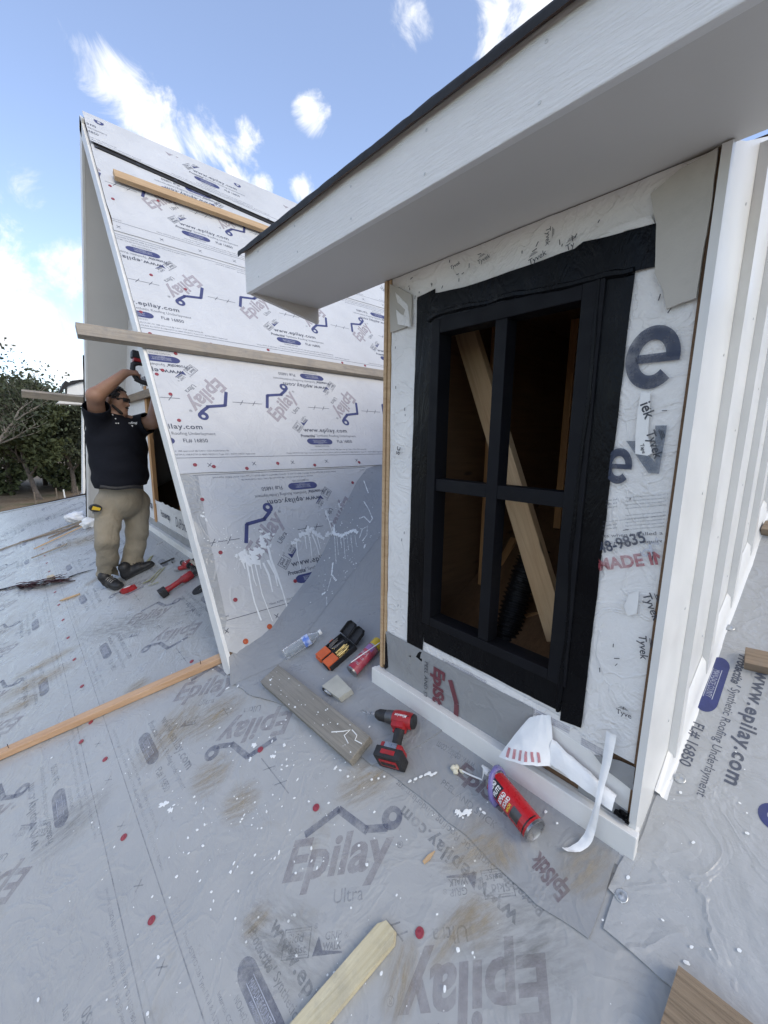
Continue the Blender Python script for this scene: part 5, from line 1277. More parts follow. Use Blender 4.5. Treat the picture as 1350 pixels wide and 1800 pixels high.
# ------------------------------------------------------------------ surface-net mesher for organic shapes
def sdf_mesh(prims, vox, k=.03, pad=.04, warp=None):
    """prims: (a, b, ra, rb[, (axis, factor)][, k]) tapered capsules merged by smooth union"""
    lo = np.min([np.minimum(p[0], p[1])-max(p[2], p[3]) for p in prims], 0)-pad; hi = np.max([np.maximum(p[0], p[1])+max(p[2], p[3]) for p in prims], 0)+pad
    n = np.ceil((hi-lo)/vox).astype(int)+1
    ax = [lo[i]+np.arange(n[i])*vox for i in range(3)]
    Pn = np.stack(np.meshgrid(*ax, indexing='ij'), -1)
    if warp is not None: Pn = warp(Pn)
    D = None
    for p in prims:
        a, b, ra, rb = np.array(p[0], float), np.array(p[1], float), p[2], p[3]; fl_ = p[4] if len(p) > 4 else None; kk = p[5] if len(p) > 5 else k
        Q = Pn-a; ab = b-a
        if fl_ is not None:
            w = np.array(fl_[0], float); w /= np.linalg.norm(w); Q = Q+(fl_[1]-1)*(Q@w)[..., None]*w; ab = ab+(fl_[1]-1)*(ab@w)*w
        L2 = ab@ab; t = np.clip((Q@ab)/L2, 0, 1) if L2 > 1e-9 else np.zeros(Q.shape[:3])
        d = np.linalg.norm(Q-t[..., None]*ab, axis=-1)-(ra+(rb-ra)*t)
        if D is None: D = d
        else:
            h = np.clip(.5+.5*(D-d)/kk, 0, 1); D = D*(1-h)+d*h-kk*h*(1-h)
    S = D < 0; nx, ny, nz = D.shape
    cells = np.zeros((nx-1, ny-1, nz-1)); acc = np.zeros((nx-1, ny-1, nz-1, 3))
    cor = [(i, j, l) for i in (0, 1) for j in (0, 1) for l in (0, 1)]
    sub = lambda A_, c: A_[c[0]:nx-1+c[0], c[1]:ny-1+c[1], c[2]:nz-1+c[2]]
    for c0 in cor:
        for axi in range(3):
            if c0[axi] == 1: continue
            c1 = list(c0); c1[axi] = 1; d0, d1 = sub(D, c0), sub(D, c1); m = (d0 < 0) != (d1 < 0)
            t = np.where(m, d0/np.where(m, d0-d1, 1), 0); q = np.zeros(acc.shape); 
            for i in range(3): q[..., i] = c0[i]
            q[..., axi] = t; acc += np.where(m[..., None], q, 0); cells += m
    act = cells > 0; idx = -np.ones(act.shape, int); idx[act] = np.arange(act.sum())
    I = np.argwhere(act); V = lo+(I+acc[act]/cells[act][:, None])*vox
    F = []
    for axi in range(3):
        o = [i for i in range(3) if i != axi]
        s0 = [slice(1, n_-1) for n_ in D.shape]; s0[axi] = slice(0, D.shape[axi]-1); s1 = list(s0); s1[axi] = slice(1, D.shape[axi])
        a, b = S[tuple(s0)], S[tuple(s1)]
        for sgn in (0, 1):
            E = np.argwhere((a & ~b) if sgn == 0 else (~a & b))
            if not len(E): continue
            E = E+np.array([0 if i == axi else 1 for i in range(3)]); q = []
            for du, dv in ((-1, -1), (0, -1), (0, 0), (-1, 0)):
                e = E.copy(); e[:, o[0]] += du; e[:, o[1]] += dv; q.append(idx[e[:, 0], e[:, 1], e[:, 2]])
            q = np.stack(q, 1); flipq = (sgn == 1) ^ (axi == 1)
            F.append(q[:, ::-1] if flipq else q)
    F = np.concatenate(F); me = bpy.data.meshes.new('sdf'); me.from_pydata(V.tolist(), [], F.tolist()); me.update(); me.shade_smooth(); return me
# ------------------------------------------------------------------ the worker
def build_man():
    skin = N('skin'); skin.col(skin.ramp(skin.noise(9, 4), [(.3, (.25, .135, .085, 1)), (.7, (.33, .185, .125, 1))])).rough(.5).set(Subsurface_Weight=.06); skin.bump(skin.noise(60, 3), .1, .003)
    shirt = N('navy_black_shirt'); shirt.col((.008, .009, .014, 1)).rough(.85).set(Specular_IOR_Level=.2); shirt.bump(shirt.noise(7, 5, .6, dist=.8), .5, .02)
    pants = N('khaki_trousers'); pants.col(pants.ramp(pants.noise(6, 5), [(.3, (.24, .205, .15, 1)), (.7, (.30, .262, .20, 1))])).rough(.9); pants.bump(pants.noise(6, 5, .6, (1, 1, .6), dist=1.0), .8, .03).bump(pants.noise(180, 2), .2, .001)
    shoe = plain('black_shoe', (.014, .014, .016, 1), .55, .3, 30, .4, 60); sole = plain('shoe_sole', (.03, .03, .03, 1), .8, .3, 30, .4, 60)
    hair = plain('dark_hair', (.022, .018, .016, 1), .7, .5, 60, .8, 140)
    Y0 = 4.28
    def J(px, py, dy=0.0): return np.array(onY(px, py, Y0+dy))
    fL, fR = fl(199, 1038), fl(240, 1012)               # screen-left foot, screen-right foot
    root = thing('person', 'worker in dark shirt and khaki trousers reaching up with a red tool', 'person', tuple((fL+fR)/2))
    view = np.array((.16, .99, 0)); ff = np.array((.55, -.83, 0)); lat = np.array((.83, .55, 0))
    # ---- body: head, neck, arms, hands and the hidden trunk as one skin
    hc = J(203, 706, .02); hf = np.array((.80, -.58, -.06)); hf /= np.linalg.norm(hf); hu = np.array((.10, .0, .99)); hu -= hf*(hu@hf); hu /= np.linalg.norm(hu); hs = np.cross(hf, hu)
    shL, shR = J(172, 741, -.02), J(243, 748, .10)      # screen-left / screen-right shoulder
    elL, wrL = J(167, 696, -.20), J(219, 656, -.12)
    elR, wrR = J(269, 742, .0), J(276, 684, .12)
    neck = J(201, 738, .04); chest = J(207, 775, .04); belly = J(211, 835, .02); hip = J(214, 872, .04)
    P = []
    def h(f, s, u): return hc+hf*f+hs*s+hu*u
    P += [(h(-.03, 0, .035), h(.015, 0, .03), .086, .084, (hs, 1.18)), (h(.03, 0, -.03), h(.045, 0, -.075), .068, .048, (hs, 1.1)),
          (h(.078, 0, .02), h(.102, 0, -.022), .010, .0165, None, .012), (h(.08, .03, .032), h(.08, -.03, .032), .014, .014, None, .015),
          (h(.085, .012, -.062), h(.085, -.012, -.062), .0125, .0125, None, .010), (h(.075, 0, -.098), h(.078, 0, -.10), .020, .020, None, .02)]
    for s in (-1, 1): P += [(h(-.012, s*.078, .014), h(-.018, s*.082, -.022), .018, .012, (hf, 1.0), .008)]
    P += [(h(-.02, 0, -.07), neck, .062, .070), (neck, chest, .08, .15), (chest, belly, .15, .16), (belly, hip, .16, .15)]
    P += [(neck, shL, .075, .07), (neck, shR, .075, .07)]
    P += [(shL, elL, .068, .058), (elL, wrL, .060, .034), (shR, elR, .066, .056), (elR, wrR, .056, .034)]
    # hands
    def hand(w, d, up, grip, side):
        d = d/np.linalg.norm(d); up = up-d*(up@d); up /= np.linalg.norm(up); s = np.cross(d, up); out = []
        out.append((w, w+d*.075, .030, .036, (up, 1.7), .02)); pc = w+d*.078
        for i, (o, L) in enumerate(((-.032, .072), (-.011, .082), (.011, .078), (.031, .062))):
            b0 = pc+s*o; b1 = b0+d*L*.42-up*grip*.25*L; b2 = b1+d*L*.10-up*grip*.62*L; b3 = b2-d*L*.36*grip-up*.18*L
            out += [(b0, b1, .0098, .0094, None, .006), (b1, b2, .0094, .0088, None, .006), (b2, b3, .0088, .0075, None, .006)]
        t0 = w+d*.022+s*side*.030; t1 = t0+d*.030+s*side*.026-up*.012; t2 = t1+d*.032+s*side*.004-up*.020
        out += [(t0, t1, .0145, .0115, None, .010), (t1, t2, .0115, .0085, None, .006)]
        return out
    dL = np.array(J(241, 654, -.10))-wrL
    body_pr = list(P)+hand(wrL, dL, np.array((0, -.6, .8)), 1.0, -1)+hand(wrR, np.array((.15, .05, 1.0)), np.array((-1., -.2, 0)), .6, 1)
    ref = np.array(fl(219, 1025))
    me = sdf_mesh(body_pr, .0085, .03); body = link('body', me, skin.m, root)
    # ---- shirt
    fl2 = (ff, 1.15)
    S_ = [(neck+np.array((0, 0, -.02)), chest, .085, .175, fl2), (shL+np.array((.02, 0, -.02)), shR+np.array((-.02, 0, -.02)), .085, .085), (chest, belly, .195, .192, (ff, 1.05), .06), (belly, J(213, 852, .02), .192, .195, (ff, 1.08), .05),
          (shL, shL+(elL-shL)*.55, .092, .090, None, .04), (shR, shR+(elR-shR)*.62, .088, .088, None, .04), (J(165, 770, .03), J(180, 835, .03), .05, .05, None, .08), (J(244, 780, .05), J(246, 840, .05), .055, .05, None, .08)]
    def wsh(Q): 
        F_ = .006*np.sin((Q[..., 2]*1.0+Q[..., 0]*.8)*46+3*np.sin(Q[..., 0]*14))*np.clip(1-np.abs(Q[..., 2]+.28)*2.2, .15, 1)
        return Q+F_[..., None]*ff+.004*np.stack([np.sin(Q[..., 2]*31+Q[..., 0]*17), np.sin(Q[..., 2]*27+Q[..., 0]*9+2), np.sin(Q[..., 0]*23+Q[..., 2]*9)], -1)
    me = sdf_mesh(S_, .013, .04, warp=wsh)
    hem = J(213, 858, .0)[2]
    bm = bmesh.new(); bm.from_mesh(me)
    bmesh.ops.bisect_plane(bm, geom=bm.verts[:]+bm.edges[:]+bm.faces[:], plane_co=(0, 0, hem), plane_no=(.03, 0, -1), clear_outer=True)
    for a, b in ((shL, elL), (shR, elR)):               # sleeve openings
        d = Vector(b-a).normalized(); c = Vector(a)+Vector(b-a)*(.62 if a is shL else .66)
        gg = [f for f in bm.faces if (f.calc_center_median()-c).length < .14]
        es = {e for f in gg for e in f.edges}; vs = {v for f in gg for v in f.verts}
        bmesh.ops.bisect_plane(bm, geom=list(vs)+list(es)+gg, plane_co=c, plane_no=d, clear_outer=True)
    bm.to_mesh(me); bm.free(); sh = link('shirt', me, shirt.m, root)
    sm = sh.modifiers.new('thick', 'SOLIDIFY'); sm.thickness = .006; sm.offset = 1
    col = MB(); pts = []                                  # collar
    for t in np.linspace(0, 2*math.pi, 25): pts.append(Vector(neck+np.array((0, 0, .035)))+Vector(lat*math.cos(t)*.082+ff*math.sin(t)*.085)+Vector((0, 0, -.03*math.sin(t)+.012)))
    col.tube(pts, .013, 6, flat=2.0).build('collar', shirt.m, root, smooth=True)
    # chest emblem and buttons
    def on_shirt(px, py): 
        o = Vector((0, 0, 0)); d = Vector(ray(px, py)).normalized(); ok, loc, nrm, fi = sh.evaluated_get(dg).ray_cast(o, d) ; return loc-d*.004, d
    bpy.context.view_layer.update(); dg = bpy.context.evaluated_depsgraph_get()
    try:
        loc, d = on_shirt(229, 745); y = Vector((0, 0, 1)); x = d.cross(y).normalized(); y = x.cross(d).normalized()*1
        M = frame(loc, x, y); b = MB(); put(b, 'Roofing', -.055, -.008, .11, .026, T(0, 0, .004) @ RZm(R(6)), bold=.01, shear=.2)
        b.add([(-.01, -.012, .004), (.02, -.012, .004), (.012, -.035, .004)], [(0, 1, 2)]); stuff(b.build('shirt_emblem', M_['label_white'], sh, M))
        for p in ((198, 729), (203, 736), (204, 744), (208, 744)):
            loc, d = on_shirt(*p); MB().lathe([(0, .006), (.003, .005)], 8, frame(loc, (-d), (1, 0, 0)) if abs(d.x) < .9 else T(*loc)).build('button', M_['label_white'], sh)
    except Exception as ex: print('emblem', ex)
    # ---- trousers
    kneeL, kneeR = J(188, 948, -.07), J(241, 940, .07)
    ankL, ankR = np.array(fl(192, 1026))+np.array((0, 0, .095)), np.array(fl(234, 1006))+np.array((0, 0, .080))
    hipL, hipR = J(192, 885, .0), J(240, 882, .08)
    T_ = [(J(214, 852, .03), J(215, 878, .03), .178, .18, (ff, 1.12)), (hipL, hipR, .105, .105), (hipL, kneeL, .112, .092, None, .02), (kneeL, ankL, .092, .082, None, .012), (hipR, kneeR, .112, .092, None, .02), (kneeR, ankR, .092, .082, None, .012),
          (ankL+np.array((0, 0, .05)), ankL, .090, .092, None, .012), (ankR+np.array((0, 0, .05)), ankR, .088, .090, None, .012)]
    def wpt(Q):
        low = np.clip((-.45-Q[..., 2])/.6, 0.15, 1)[..., None]
        kz = np.exp(-((Q[..., 2]+.86)/.10)**2)+np.exp(-((Q[..., 2]+1.18)/.12)**2)+.35*np.exp(-((Q[..., 2]+.62)/.1)**2)
        F_ = .0045*kz*np.sin(Q[..., 2]*62+Q[..., 0]*34+2*np.sin(Q[..., 0]*31))
        return Q+F_[..., None]*ff+low*.005*np.stack([np.sin(Q[..., 2]*38+Q[..., 0]*15), np.sin(Q[..., 2]*33+Q[..., 0]*21+1), .6*np.sin(Q[..., 0]*29+Q[..., 2]*14)], -1)
    me = sdf_mesh(T_, .012, .035, warp=wpt)
    top_ = J(213, 849, .0)[2]
    bm = bmesh.new(); bm.from_mesh(me); bmesh.ops.bisect_plane(bm, geom=bm.verts[:]+bm.edges[:]+bm.faces[:], plane_co=(0, 0, top_), plane_no=(0, 0, 1), clear_outer=True)
    for a in (ankL, ankR):
        z = a[2]-.020; c = Vector(a); gg = [f for f in bm.faces if (f.calc_center_median()-c).length < .17]
        es = {e for f in gg for e in f.edges}; vs = {v for f in gg for v in f.verts}
        bmesh.ops.bisect_plane(bm, geom=list(vs)+list(es)+gg, plane_co=(a[0], a[1], z), plane_no=(-.25, 0, -1), clear_outer=True)
    bm.to_mesh(me); bm.free(); tr = link('trousers', me, pants.m, root)
    # belt line, fly and pocket seams
    MB().tube([Vector(J(x, 857+1.5*math.sin(x*.1), -.205+.0008*(x-213)**2*.03)) for x in range(176, 256, 5)], .010, 6, flat=1.6).build('belt', M_['rubber'], root, smooth=True)
    # ---- shoes on the roof slope
    nF = np.array(FLOOR.to_3x3().col[2])
    def mk(foot, d, L=.30):
        d = np.array(d, float); d -= nF*(d@nF); d /= np.linalg.norm(d); s = np.cross(nF, d); q = np.array(foot)
        up = nF; sc = .86
        pr = [(q-d*.06+up*.045, q+d*.06+up*.048, .044, .046, (s, 1.0)), (q+d*.05+up*.042, q+d*.135+up*.032, .043, .034, (up, 1.25)), (q-d*.05+up*.05, q-d*.035+up*.11, .046, .052), (q+d*.11+up*.030, q+d*.155+up*.027, .039, .029, (up, 1.3))]
        o = link('shoe', sdf_mesh(pr, .008, .02), shoe, root)
        sp = MB(); out = [(-.105, -.034), (-.09, -.042), (-.02, -.040), (.06, -.046), (.15, -.052), (.20, -.036), (.222, 0), (.20, .036), (.15, .052), (.06, .044), (-.02, .040), (-.09, .042), (-.105, .034)]
        out = [(x*.84, y*.9) for x, y in out]; sp.prism(out, .003, .026).build('sole', sole, o, frame(q, Vector(d), Vector(s)))
        for i in range(4):
            c = q+d*(.04+.022*i)+up*(.098-.008*i); MB().tube([Vector(c-s*.026), Vector(c+up*.006), Vector(c+s*.026)], .0035, 5).build('lace', M_['steel_dark'], o)
    mk(fl(199, 1030), (.28, -1.0, 0)); mk(fl(238, 1010), (.95, -.22, 0))
    # ---- hair: tight curls over the skull, beard, sunglasses
    bm = bmesh.new(); r = random.Random(3)
    for i in range(620):
        a = r.uniform(0, 6.283); e = r.uniform(-.25, 1.5); v = hs*math.cos(a)*math.cos(e)*.080+hf*(math.sin(a)*math.cos(e)*.098-.012)+hu*(math.sin(e)*.088+.040)
        f = v@hf
        if f > .055 and v@hu < .085: continue
        if abs(v@hs) > .06 and v@hu < .03 and f > -.02: continue
        bmesh.ops.create_icosphere(bm, subdivisions=1, radius=r.uniform(.008, .016), matrix=Matrix.Translation(Vector(hc+v)))
    me = bpy.data.meshes.new('hair'); bm.to_mesh(me); bm.free(); me.shade_smooth(); link('hair', me, hair, root)
    bd = [(h(.072, 0, -.100), h(.06, .03, -.095), .017, .015), (h(.072, 0, -.100), h(.06, -.03, -.095), .017, .015), (h(.055, .045, -.085), h(.01, .066, -.04), .013, .010), (h(.055, -.045, -.085), h(.01, -.066, -.04), .013, .010), (h(.094, .02, -.046), h(.094, -.02, -.046), .0075, .0075)]
    link('beard', sdf_mesh(bd, .006, .01), hair, root)
    g = MB(); 
    for s in (-1, 1): g.box((0, 0, 0), (.010, .050, .034), frame(h(.096, s*.030, .018), hf+hs*s*.25, hs-hf*s*.25), .004)
    g.box((0, 0, 0), (.008, .024, .007), frame(h(.102, 0, .026), hf, hs))
    for s in (-1, 1): g.tube([Vector(h(.088, s*.056, .026)), Vector(h(.03, s*.079, .024)), Vector(h(-.022, s*.084, .018))], .0042, 6)
    g.build('sunglasses', M_['rubber'], root, smooth=True, ang=50)
    # ---- tape measure on the hip, top-level
    tm = thing('tape_measure', 'yellow and black tape measure clipped at the worker\'s hip', 'tape measure', tuple(J(167, 894, -.14)))
    c = Vector(J(167, 893, -.13)); M = frame(c, (1, .1, -.15), (.15, 0, 1))
    MB().prism([(.042*math.cos(t)*(1.15 if math.cos(t) > 0 else 1), .032*math.sin(t)) for t in np.linspace(0, 2*math.pi, 15)[:-1]], -.02, .02).build('case', M_['rubber'], tm, M)
    MB().prism([(-.028, -.012), (.03, -.018), (.036, .004), (.012, .010), (-.02, .018)], .0203, .0225).build('face', M_['yellow'], tm, M)
    MB().span((-.012, -.05, -.026), (.012, .02, -.021), bev=.001).build('belt_clip', M_['steel'], tm, M)
    # ---- power tool in the raised hands, top-level
    c = Vector(J(249, 651, -.10)); M = frame(c, (1, 0, -.12), (.12, .08, 1)) @ Matrix.Diagonal((1.12, 1.12, 1.12, 1))
    tl = tag(link('cordless_saw', None, None, None, M), 'red and black cordless saw held up under the gable overhang', 'saw')
    MB().box((-.020, .105, 0), (.105, .055, .075), None, .008).build('battery', M_['rubber'], tl, M)
    MB().box((-.012, .066, 0), (.10, .026, .066), None, .008).build('battery_foot', M_['tool_red'], tl, M)
    MB().tube([(.03, .06, 0), (.052, .02, 0), (.060, -.03, 0), (.066, -.075, 0)], [.030, .028, .030, .034], 12).build('motor_housing', M_['tool_red'], tl, M, smooth=True)
    MB().tube([(.02, .055, 0), (-.03, .05, 0), (-.058, .030, 0), (-.060, -.005, 0), (-.052, -.045, 0), (-.03, -.075, 0)], [.020, .020, .020, .019, .018, .018], 12).build('handle', M_['rubber'], tl, M, smooth=True)
    MB().tube([(-.045, -.075, 0), (.0, -.088, 0), (.06, -.095, 0), (.10, -.105, 0)], [.016, .018, .020, .022], 10).build('lower_grip', M_['rubber'], tl, M, smooth=True)
    MB().span((.078, -.03, .018), (.092, .0, .036), bev=.002).build('label', M_['label_white'], tl, M)
    MB().box((.115, -.10, 0), (.02, .05, .06), None, .004).build('shoe_plate', M_['steel_dark'], tl, M)
build_man()
# ------------------------------------------------------------------ cap nails, paint, dirt
def cap_mesh(r=.0125):
    return MB().lathe([(-.001, r), (.0012, r), (.002, r*.92), (.0012, r*.55), (.0022, r*.30), (.0028, r*.16), (.0028, 0)], 14, RYm(R(-90))).data(True, 40)
CAP = {'red': cap_mesh(), 'orange': cap_mesh(), 'metal': cap_mesh(.0145)}
CAP['red'].materials.append(M_['cap_red']); CAP['orange'].materials.append(M_['cap_orange']); CAP['metal'].materials.append(M_['cap_metal'])
def caps():
    for p in ((218, 1472), (267, 1618), (556, 1420), (738, 1640), (185, 1335), (143, 1304), (337, 1163), (458, 1318), (160, 1270), (1105, 1380)):
        if p[0] > 1000: continue
        x, y = fu(*p); link('cap_nail', CAP['red'], None, roof, FLOOR @ T(x, y, .0022))
    for k in range(1, 12):
        link('cap_nail', CAP['red'], None, roof, FLOOR @ T(-2.6-.42*k, .19, .0022))
    for p in ((1195, 1371), (1093, 1577), (1283, 1106), (1240, 1480)):
        if p == (1240, 1480): continue
        x, y = fu(*p); link('cap_nail', CAP['metal'], None, strip, FLOOR @ T(x, y, .0085))
    wallp = [(265, 487), (325, 512), (247, 552), (263, 590), (285, 653), (275, 660), (299, 695), (314, 741), (308, 624), (342, 819), (375, 822), (433, 825), (487, 816), (552, 819), (630, 814), (355, 879), (387, 972), (413, 1055), (619, 849), (518, 1022), (193, 332), (198, 355), (370, 608), (425, 619), (470, 618), (600, 640), (640, 645), (277, 358)]
    for p in wallp:
        x, y = rfp(*p); h = .0465 if y > -.42 else .0255 if y > -1.443 else .0195 if y > -2.52 else .0135 if y > -3.59 else .0075
        link('cap_nail', CAP['red'], None, GSL, ROOF @ T(x, y, h))
    for p in ((473, 1102), (431, 1128)):
        x, y = rfp(*p); link('cap_nail', CAP['orange'], None, GSL, ROOF @ T(x, y, .0075) @ Matrix.Diagonal((1.25, 1.25, 1.2, 1)))
caps()
def blob(mb, cx, cy, s, asp, ang, z, r, k=11, dome=.0016):
    vs = [(cx, cy, z+dome*min(1, s/.004))]; o1, o2 = r.random()*6, r.random()*6; big_ = s > .006
    if big_: k = 20
    for j in range(k):
        t = 6.2832*j/k; q = s*(r.uniform(.8, 1.15) if not big_ else 1+.32*math.sin(2*t+o1)+.24*math.sin(5*t+o2)+r.uniform(-.16, .16)); x, y = q*asp*math.cos(t), q*math.sin(t); vs.append((cx+x*math.cos(ang)-y*math.sin(ang), cy+x*math.sin(ang)+y*math.cos(ang), z))
    mb.add(vs, [(0, 1+j, 1+(j+1) % k) for j in range(k)])
def ftop(x, y):   # height of the topmost sheet is below this
    return .0105
def paint():
    r = random.Random(12); mb = MB()
    # seen spots: pixel, radius (m)
    big = [(288, 1414, .018), (300, 1424, .012), (342, 1401, .007), (358, 1421, .006), (360, 1450, .006), (347, 1459, .005), (331, 1473, .006), (357, 1487, .006), (332, 1500, .006), (311, 1541, .008), (299, 1578, .005), (406, 1533, .006), (372, 1568, .005),
           (423, 1445, .004), (426, 1440, .006), (469, 1427, .005), (460, 1456, .005), (578, 1412, .005), (645, 1520, .008), (520, 1535, .005), (405, 1533, .005), (660, 1430, .006), (612, 1365, .006), (655, 1373, .006), (667, 1371, .005), (677, 1368, .005), (623, 1366, .005), (640, 1385, .004),
           (260, 1782, .007), (760, 1365, .007), (590, 1350, .010), (480, 1330, .014), (500, 1310, .010), (447, 1310, .012), (440, 1335, .010), (610, 1335, .006), (412, 1400, .004), (807, 1672, .006), (770, 1610, .003), (1207, 1695, .005), (1165, 1620, .004), (385, 1170, .004), (302, 1183, .004), (205, 1195, .004), (400, 1210, .010), (420, 1208, .010),
           (228, 1150, .005), (195, 1090, .004), (300, 1130, .004), (690, 1330, .004), (820, 1432, .006), (815, 1440, .004), (960, 1430, .006), (980, 1450, .004), (1060, 1620, .003), (1300, 1415, .003), (740, 1215, .0), (748, 1110, .0), (768, 1200, .0)]
    for px, py, s in big:
        if s <= 0: continue
        x, y = fu(px, py); blob(mb, x, y, s*r.uniform(.6, .85), r.uniform(1, 1.6), r.uniform(-.4, 1.2), .0018 if px < 655 and py > 1240 or px < 405 else .0108, r)
    # fine spray along the trail
    for i in range(380):
        t = r.random()
        px, py = (430+r.gauss(0, 110), 1400+r.gauss(0, 110)) if t < .45 else (560+r.gauss(0, 60), 1330+r.gauss(0, 60)) if t < .6 else (r.uniform(60, 1000), r.uniform(1120, 1790)) if t < .92 else (r.uniform(1060, 1340), r.uniform(1300, 1790))
        if py < 1080 or py > 1850: continue
        x, y = fu(px, py); low = not (px > 640 or py < 1260)
        blob(mb, x, y, r.choice((.0008, .001, .0014, .002, .003, .004)), r.uniform(1, 1.8), r.uniform(0, 3), .0018 if low else .0108, r, 7, .0006)
    # smeared dab
    for px, py, s in ((722, 1376, .006), (732, 1372, .006), (741, 1368, .0055), (750, 1364, .006), (755, 1362, .007), (766, 1362, .006), (806, 1430, .008), (815, 1433, .009), (826, 1431, .008), (820, 1428, .007)):
        x, y = fu(px, py); blob(mb, x, y, s*.8, 1.8, 1.1, .0108, r)
    stuff(mb.build('paint_splatter', M_['paint'], roof, FLOOR, smooth=True, ang=180))
    # splashes on the gable slope with runs
    mb = MB()
    def rb(px, py, s, asp=1.2, z=.0085): x, y = rfp(px, py); blob(mb, x, y, s, asp, r.uniform(0, 3), z, r)
    def run(pts, w, z=.0082):
        q = [rfp(*p) for p in pts]; n = len(q); vs = []
        for i, (x, y) in enumerate(q):
            ww = 1.3*w*(1-.45*i/max(1, n-1))*r.uniform(.75, 1.25); vs += [(x-ww/2, y, z), (x, y, z+.0012), (x+ww/2, y, z)]
        f = []
        for i in range(n-1): f += [(3*i, 3*i+1, 3*i+4, 3*i+3), (3*i+1, 3*i+2, 3*i+5, 3*i+4)]
        mb.add(vs, f)
        blob(mb, q[-1][0], q[-1][1], w*.42, 1, 0, z, r, 8)
    for px, py, s in ((425, 980, .03), (435, 985, .035), (445, 978, .035), (455, 970, .035), (462, 958, .03), (468, 945, .022), (460, 952, .028), (440, 990, .025), (450, 988, .022), (475, 960, .012), (415, 978, .012), (470, 940, .015), (458, 935, .012), (450, 990, .02), (480, 940, .01), (430, 972, .018),
                      (515, 955, .018), (522, 950, .02), (530, 940, .026), (540, 935, .03), (546, 932, .022), (553, 938, .026), (560, 942, .02), (565, 946, .02), (575, 940, .024), (583, 938, .02), (585, 930, .014), (580, 918, .012), (575, 905, .012), (572, 900, .010), (595, 888, .012), (597, 892, .010), (598, 884, .008), (355, 908, .012), (362, 915, .010), (357, 902, .007)):
        rb(px, py, s*.8)
    for i in range(130):
        c = r.choice(((445, 975, 26), (545, 945, 32), (400, 955, 18), (590, 900, 22), (385, 950, 10))); rb(c[0]+r.gauss(0, c[2]), c[1]+r.gauss(0, c[2]*.6), r.uniform(.0012, .0042))
    for pts, w in (([(432, 985), (437, 1010), (441, 1035), (447, 1060), (458, 1090)], .012), ([(446, 985), (452, 1010), (460, 1045), (478, 1092)], .007), ([(470, 960), (476, 985), (486, 1010), (496, 1040), (504, 1068)], .013), ([(462, 990), (472, 1012), (478, 1040)], .012), ([(470, 985), (483, 1010), (487, 1030)], .012), ([(520, 952), (522, 975), (528, 1000)], .008), ([(535, 942), (538, 965)], .008),
                   ([(548, 940), (556, 960), (560, 975)], .010), ([(556, 942), (562, 965)], .009), ([(425, 985), (430, 1000)], .010), ([(572, 902), (577, 915), (582, 932)], .014), ([(440, 990), (446, 1020), (450, 1030)], .008), ([(455, 985), (458, 1000)], .01), ([(541, 938), (545, 955), (548, 985)], .007)):
        run(pts, w)
    stuff(mb.build('paint_splash', M_['paint'], GSL, ROOF, smooth=True, ang=180))
    # splashes on the valley membrane, cast onto its surface
    vmo = [c for c in GD.children if c.name.startswith('valley_membrane')][0]
    bpy.context.view_layer.update(); dg = bpy.context.evaluated_depsgraph_get(); ev = vmo.evaluated_get(dg); mb = MB()
    inv = vmo.matrix_world.inverted()
    def hit(px, py):
        d = Vector(ray(px, py)).normalized(); ok, loc, nrm, _ = ev.ray_cast(Vector((0, 0, 0)), d)
        return (loc-d*.004, nrm) if ok else None
    def drop(px, py, s, asp=1.0):
        q = hit(px, py)
        if not q: return
        loc, nrm = q
        if nrm.dot(loc) > 0: nrm = -nrm
        y = Vector((0, 0, 1)); x = y.cross(nrm).normalized(); y = nrm.cross(x); sub = MB(); blob(sub, 0, 0, s, asp, math.pi/2, 0, r); mb.add(sub.v, sub.f, frame(loc, x, y))
    def line(pts, s):
        for (a, b) in zip(pts[:-1], pts[1:]):
            k = max(2, int(math.hypot(b[0]-a[0], b[1]-a[1])/2.2))
            for i in range(k): drop(a[0]+(b[0]-a[0])*i/k, a[1]+(b[1]-a[1])*i/k, s*r.uniform(.75, 1.2), 1.5)
    line([(588, 938), (600, 942), (612, 936), (622, 932), (630, 937)], .010); line([(590, 905), (588, 920), (586, 940)], .008); line([(632, 945), (637, 930), (646, 925), (645, 940), (636, 952)], .004)
    line([(640, 882), (648, 895), (655, 912), (650, 918), (640, 908), (630, 912)], .005); line([(640, 846), (648, 868)], .005)
    for a, L in ((592, 35), (598, 22), (604, 42), (610, 26), (617, 30), (624, 20), (588, 50)): line([(a, 942), (a+3, 942+L)], .003)
    line([(585, 990), (583, 1010), (592, 1022)], .005); line([(582, 1015), (575, 1040)], .003); line([(574, 1050), (575, 1075)], .003)
    for i in range(120): drop(r.gauss(620, 35), r.gauss(985, 60), r.uniform(.0012, .0045), 1.4)
    for p, s in (((641, 960), .008), ((569, 1043), .008), ((646, 1035), .006), ((620, 1065), .005), ((642, 1115), .009), ((600, 1150), .005)): drop(*p, s, 2.0)
    if mb.v: stuff(mb.build('paint_splash', M_['paint'], GD, None, smooth=True, ang=180))
paint()
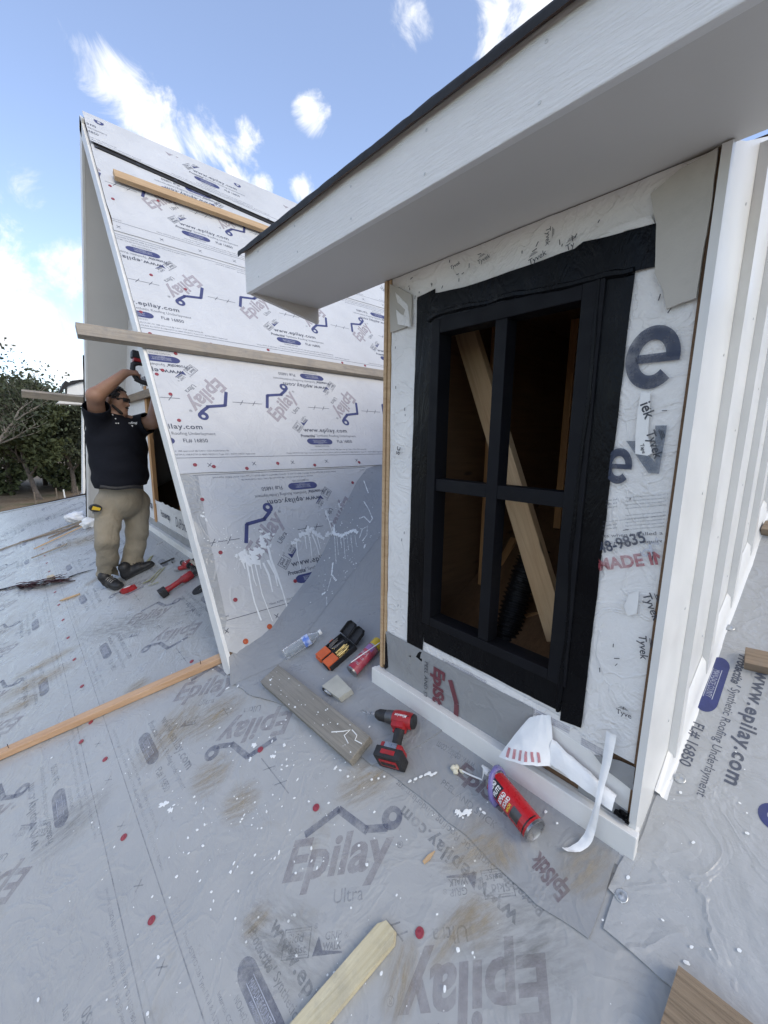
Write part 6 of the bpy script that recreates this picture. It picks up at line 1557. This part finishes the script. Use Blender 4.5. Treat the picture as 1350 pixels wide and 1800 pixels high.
def dirt():
    def mk(name, c, lo, hi, top):
        n = N(name); n.col(n.mix(n.ramp(n.noise(60, 4), [(.3, 0), (.7, 1)]), c, tuple(q*.8 for q in c[:3])+(1,))).rough(.9)
        tc = n.tc.outputs['Generated']; sub = n.new('VectorMath', operation='DISTANCE'); n.lk(tc, sub.inputs[0]); sub.inputs[1].default_value = (.5, .5, .5)
        fall = n.ramp(sub.outputs['Value'], [(.12, 1), (.5, 0)]); nz = n.ramp(n.noise(16, 7, .75, (.6, 3.0, 1)), [(lo, 0), (hi, top)])
        n.lk(n.math('MULTIPLY', fall, nz), n.b.inputs['Alpha']); return n.m
    tan = mk('tan_mud_smear', (.42, .33, .20, 1), .38, .68, .7); grey = mk('footprint_scuff', (.22, .22, .21, 1), .42, .68, .5)
    spots = [((30, 1190), (130, 1140), .10, tan), ((5, 1225), (125, 1170), .16, tan), ((0, 1255), (65, 1225), .14, tan), ((225, 1215), (260, 1195), .10, tan), ((255, 1340), (345, 1235), .22, tan), ((340, 1380), (400, 1345), .16, tan), ((395, 1425), (450, 1395), .14, tan), ((430, 1640), (470, 1600), .07, tan),
             ((790, 1520), (880, 1470), .14, tan), ((760, 1690), (830, 1590), .07, tan), ((690, 1790), (720, 1660), .09, tan), ((1000, 1560), (1060, 1500), .12, tan), ((150, 1030), (190, 1005), .14, tan), ((100, 960), (200, 940), .3, tan), ((20, 930), (120, 900), .4, grey), ((440, 1620), (560, 1700), .18, grey),
             ((150, 1110), (300, 1090), .25, grey), ((60, 1500), (180, 1400), .2, grey), ((840, 1700), (1000, 1640), .2, grey), ((330, 1290), (420, 1230), .18, tan), ((600, 1400), (680, 1350), .14, tan), ((810, 1640), (870, 1600), .10, tan), ((880, 1490), (900, 1530), .09, tan)]
    for i, (a, b, w, m) in enumerate(spots):
        M, L = lay(a, b, .0114+.0003*i if False else (.0017+.00004*i if a[0] < 700 or a[1] > 1560 else .0109+.00004*i))
        w *= 1.3; MB().add([(-L*.25, -w/2, 0), (L*1.25, -w/2, 0), (L*1.25, w/2, 0), (-L*.25, w/2, 0)], [(0, 1, 2, 3)]).build('mud_smear', m, roof, M)
dirt()

for _o in bpy.data.objects:
    if _o.name.split('.')[0] in ('printed_lettering', 'printed_mark', 'printed_stripe', 'staples', 'tape_scrap', 'button', 'webbing') and _o.parent is not None: _o['kind'] = 'stuff'
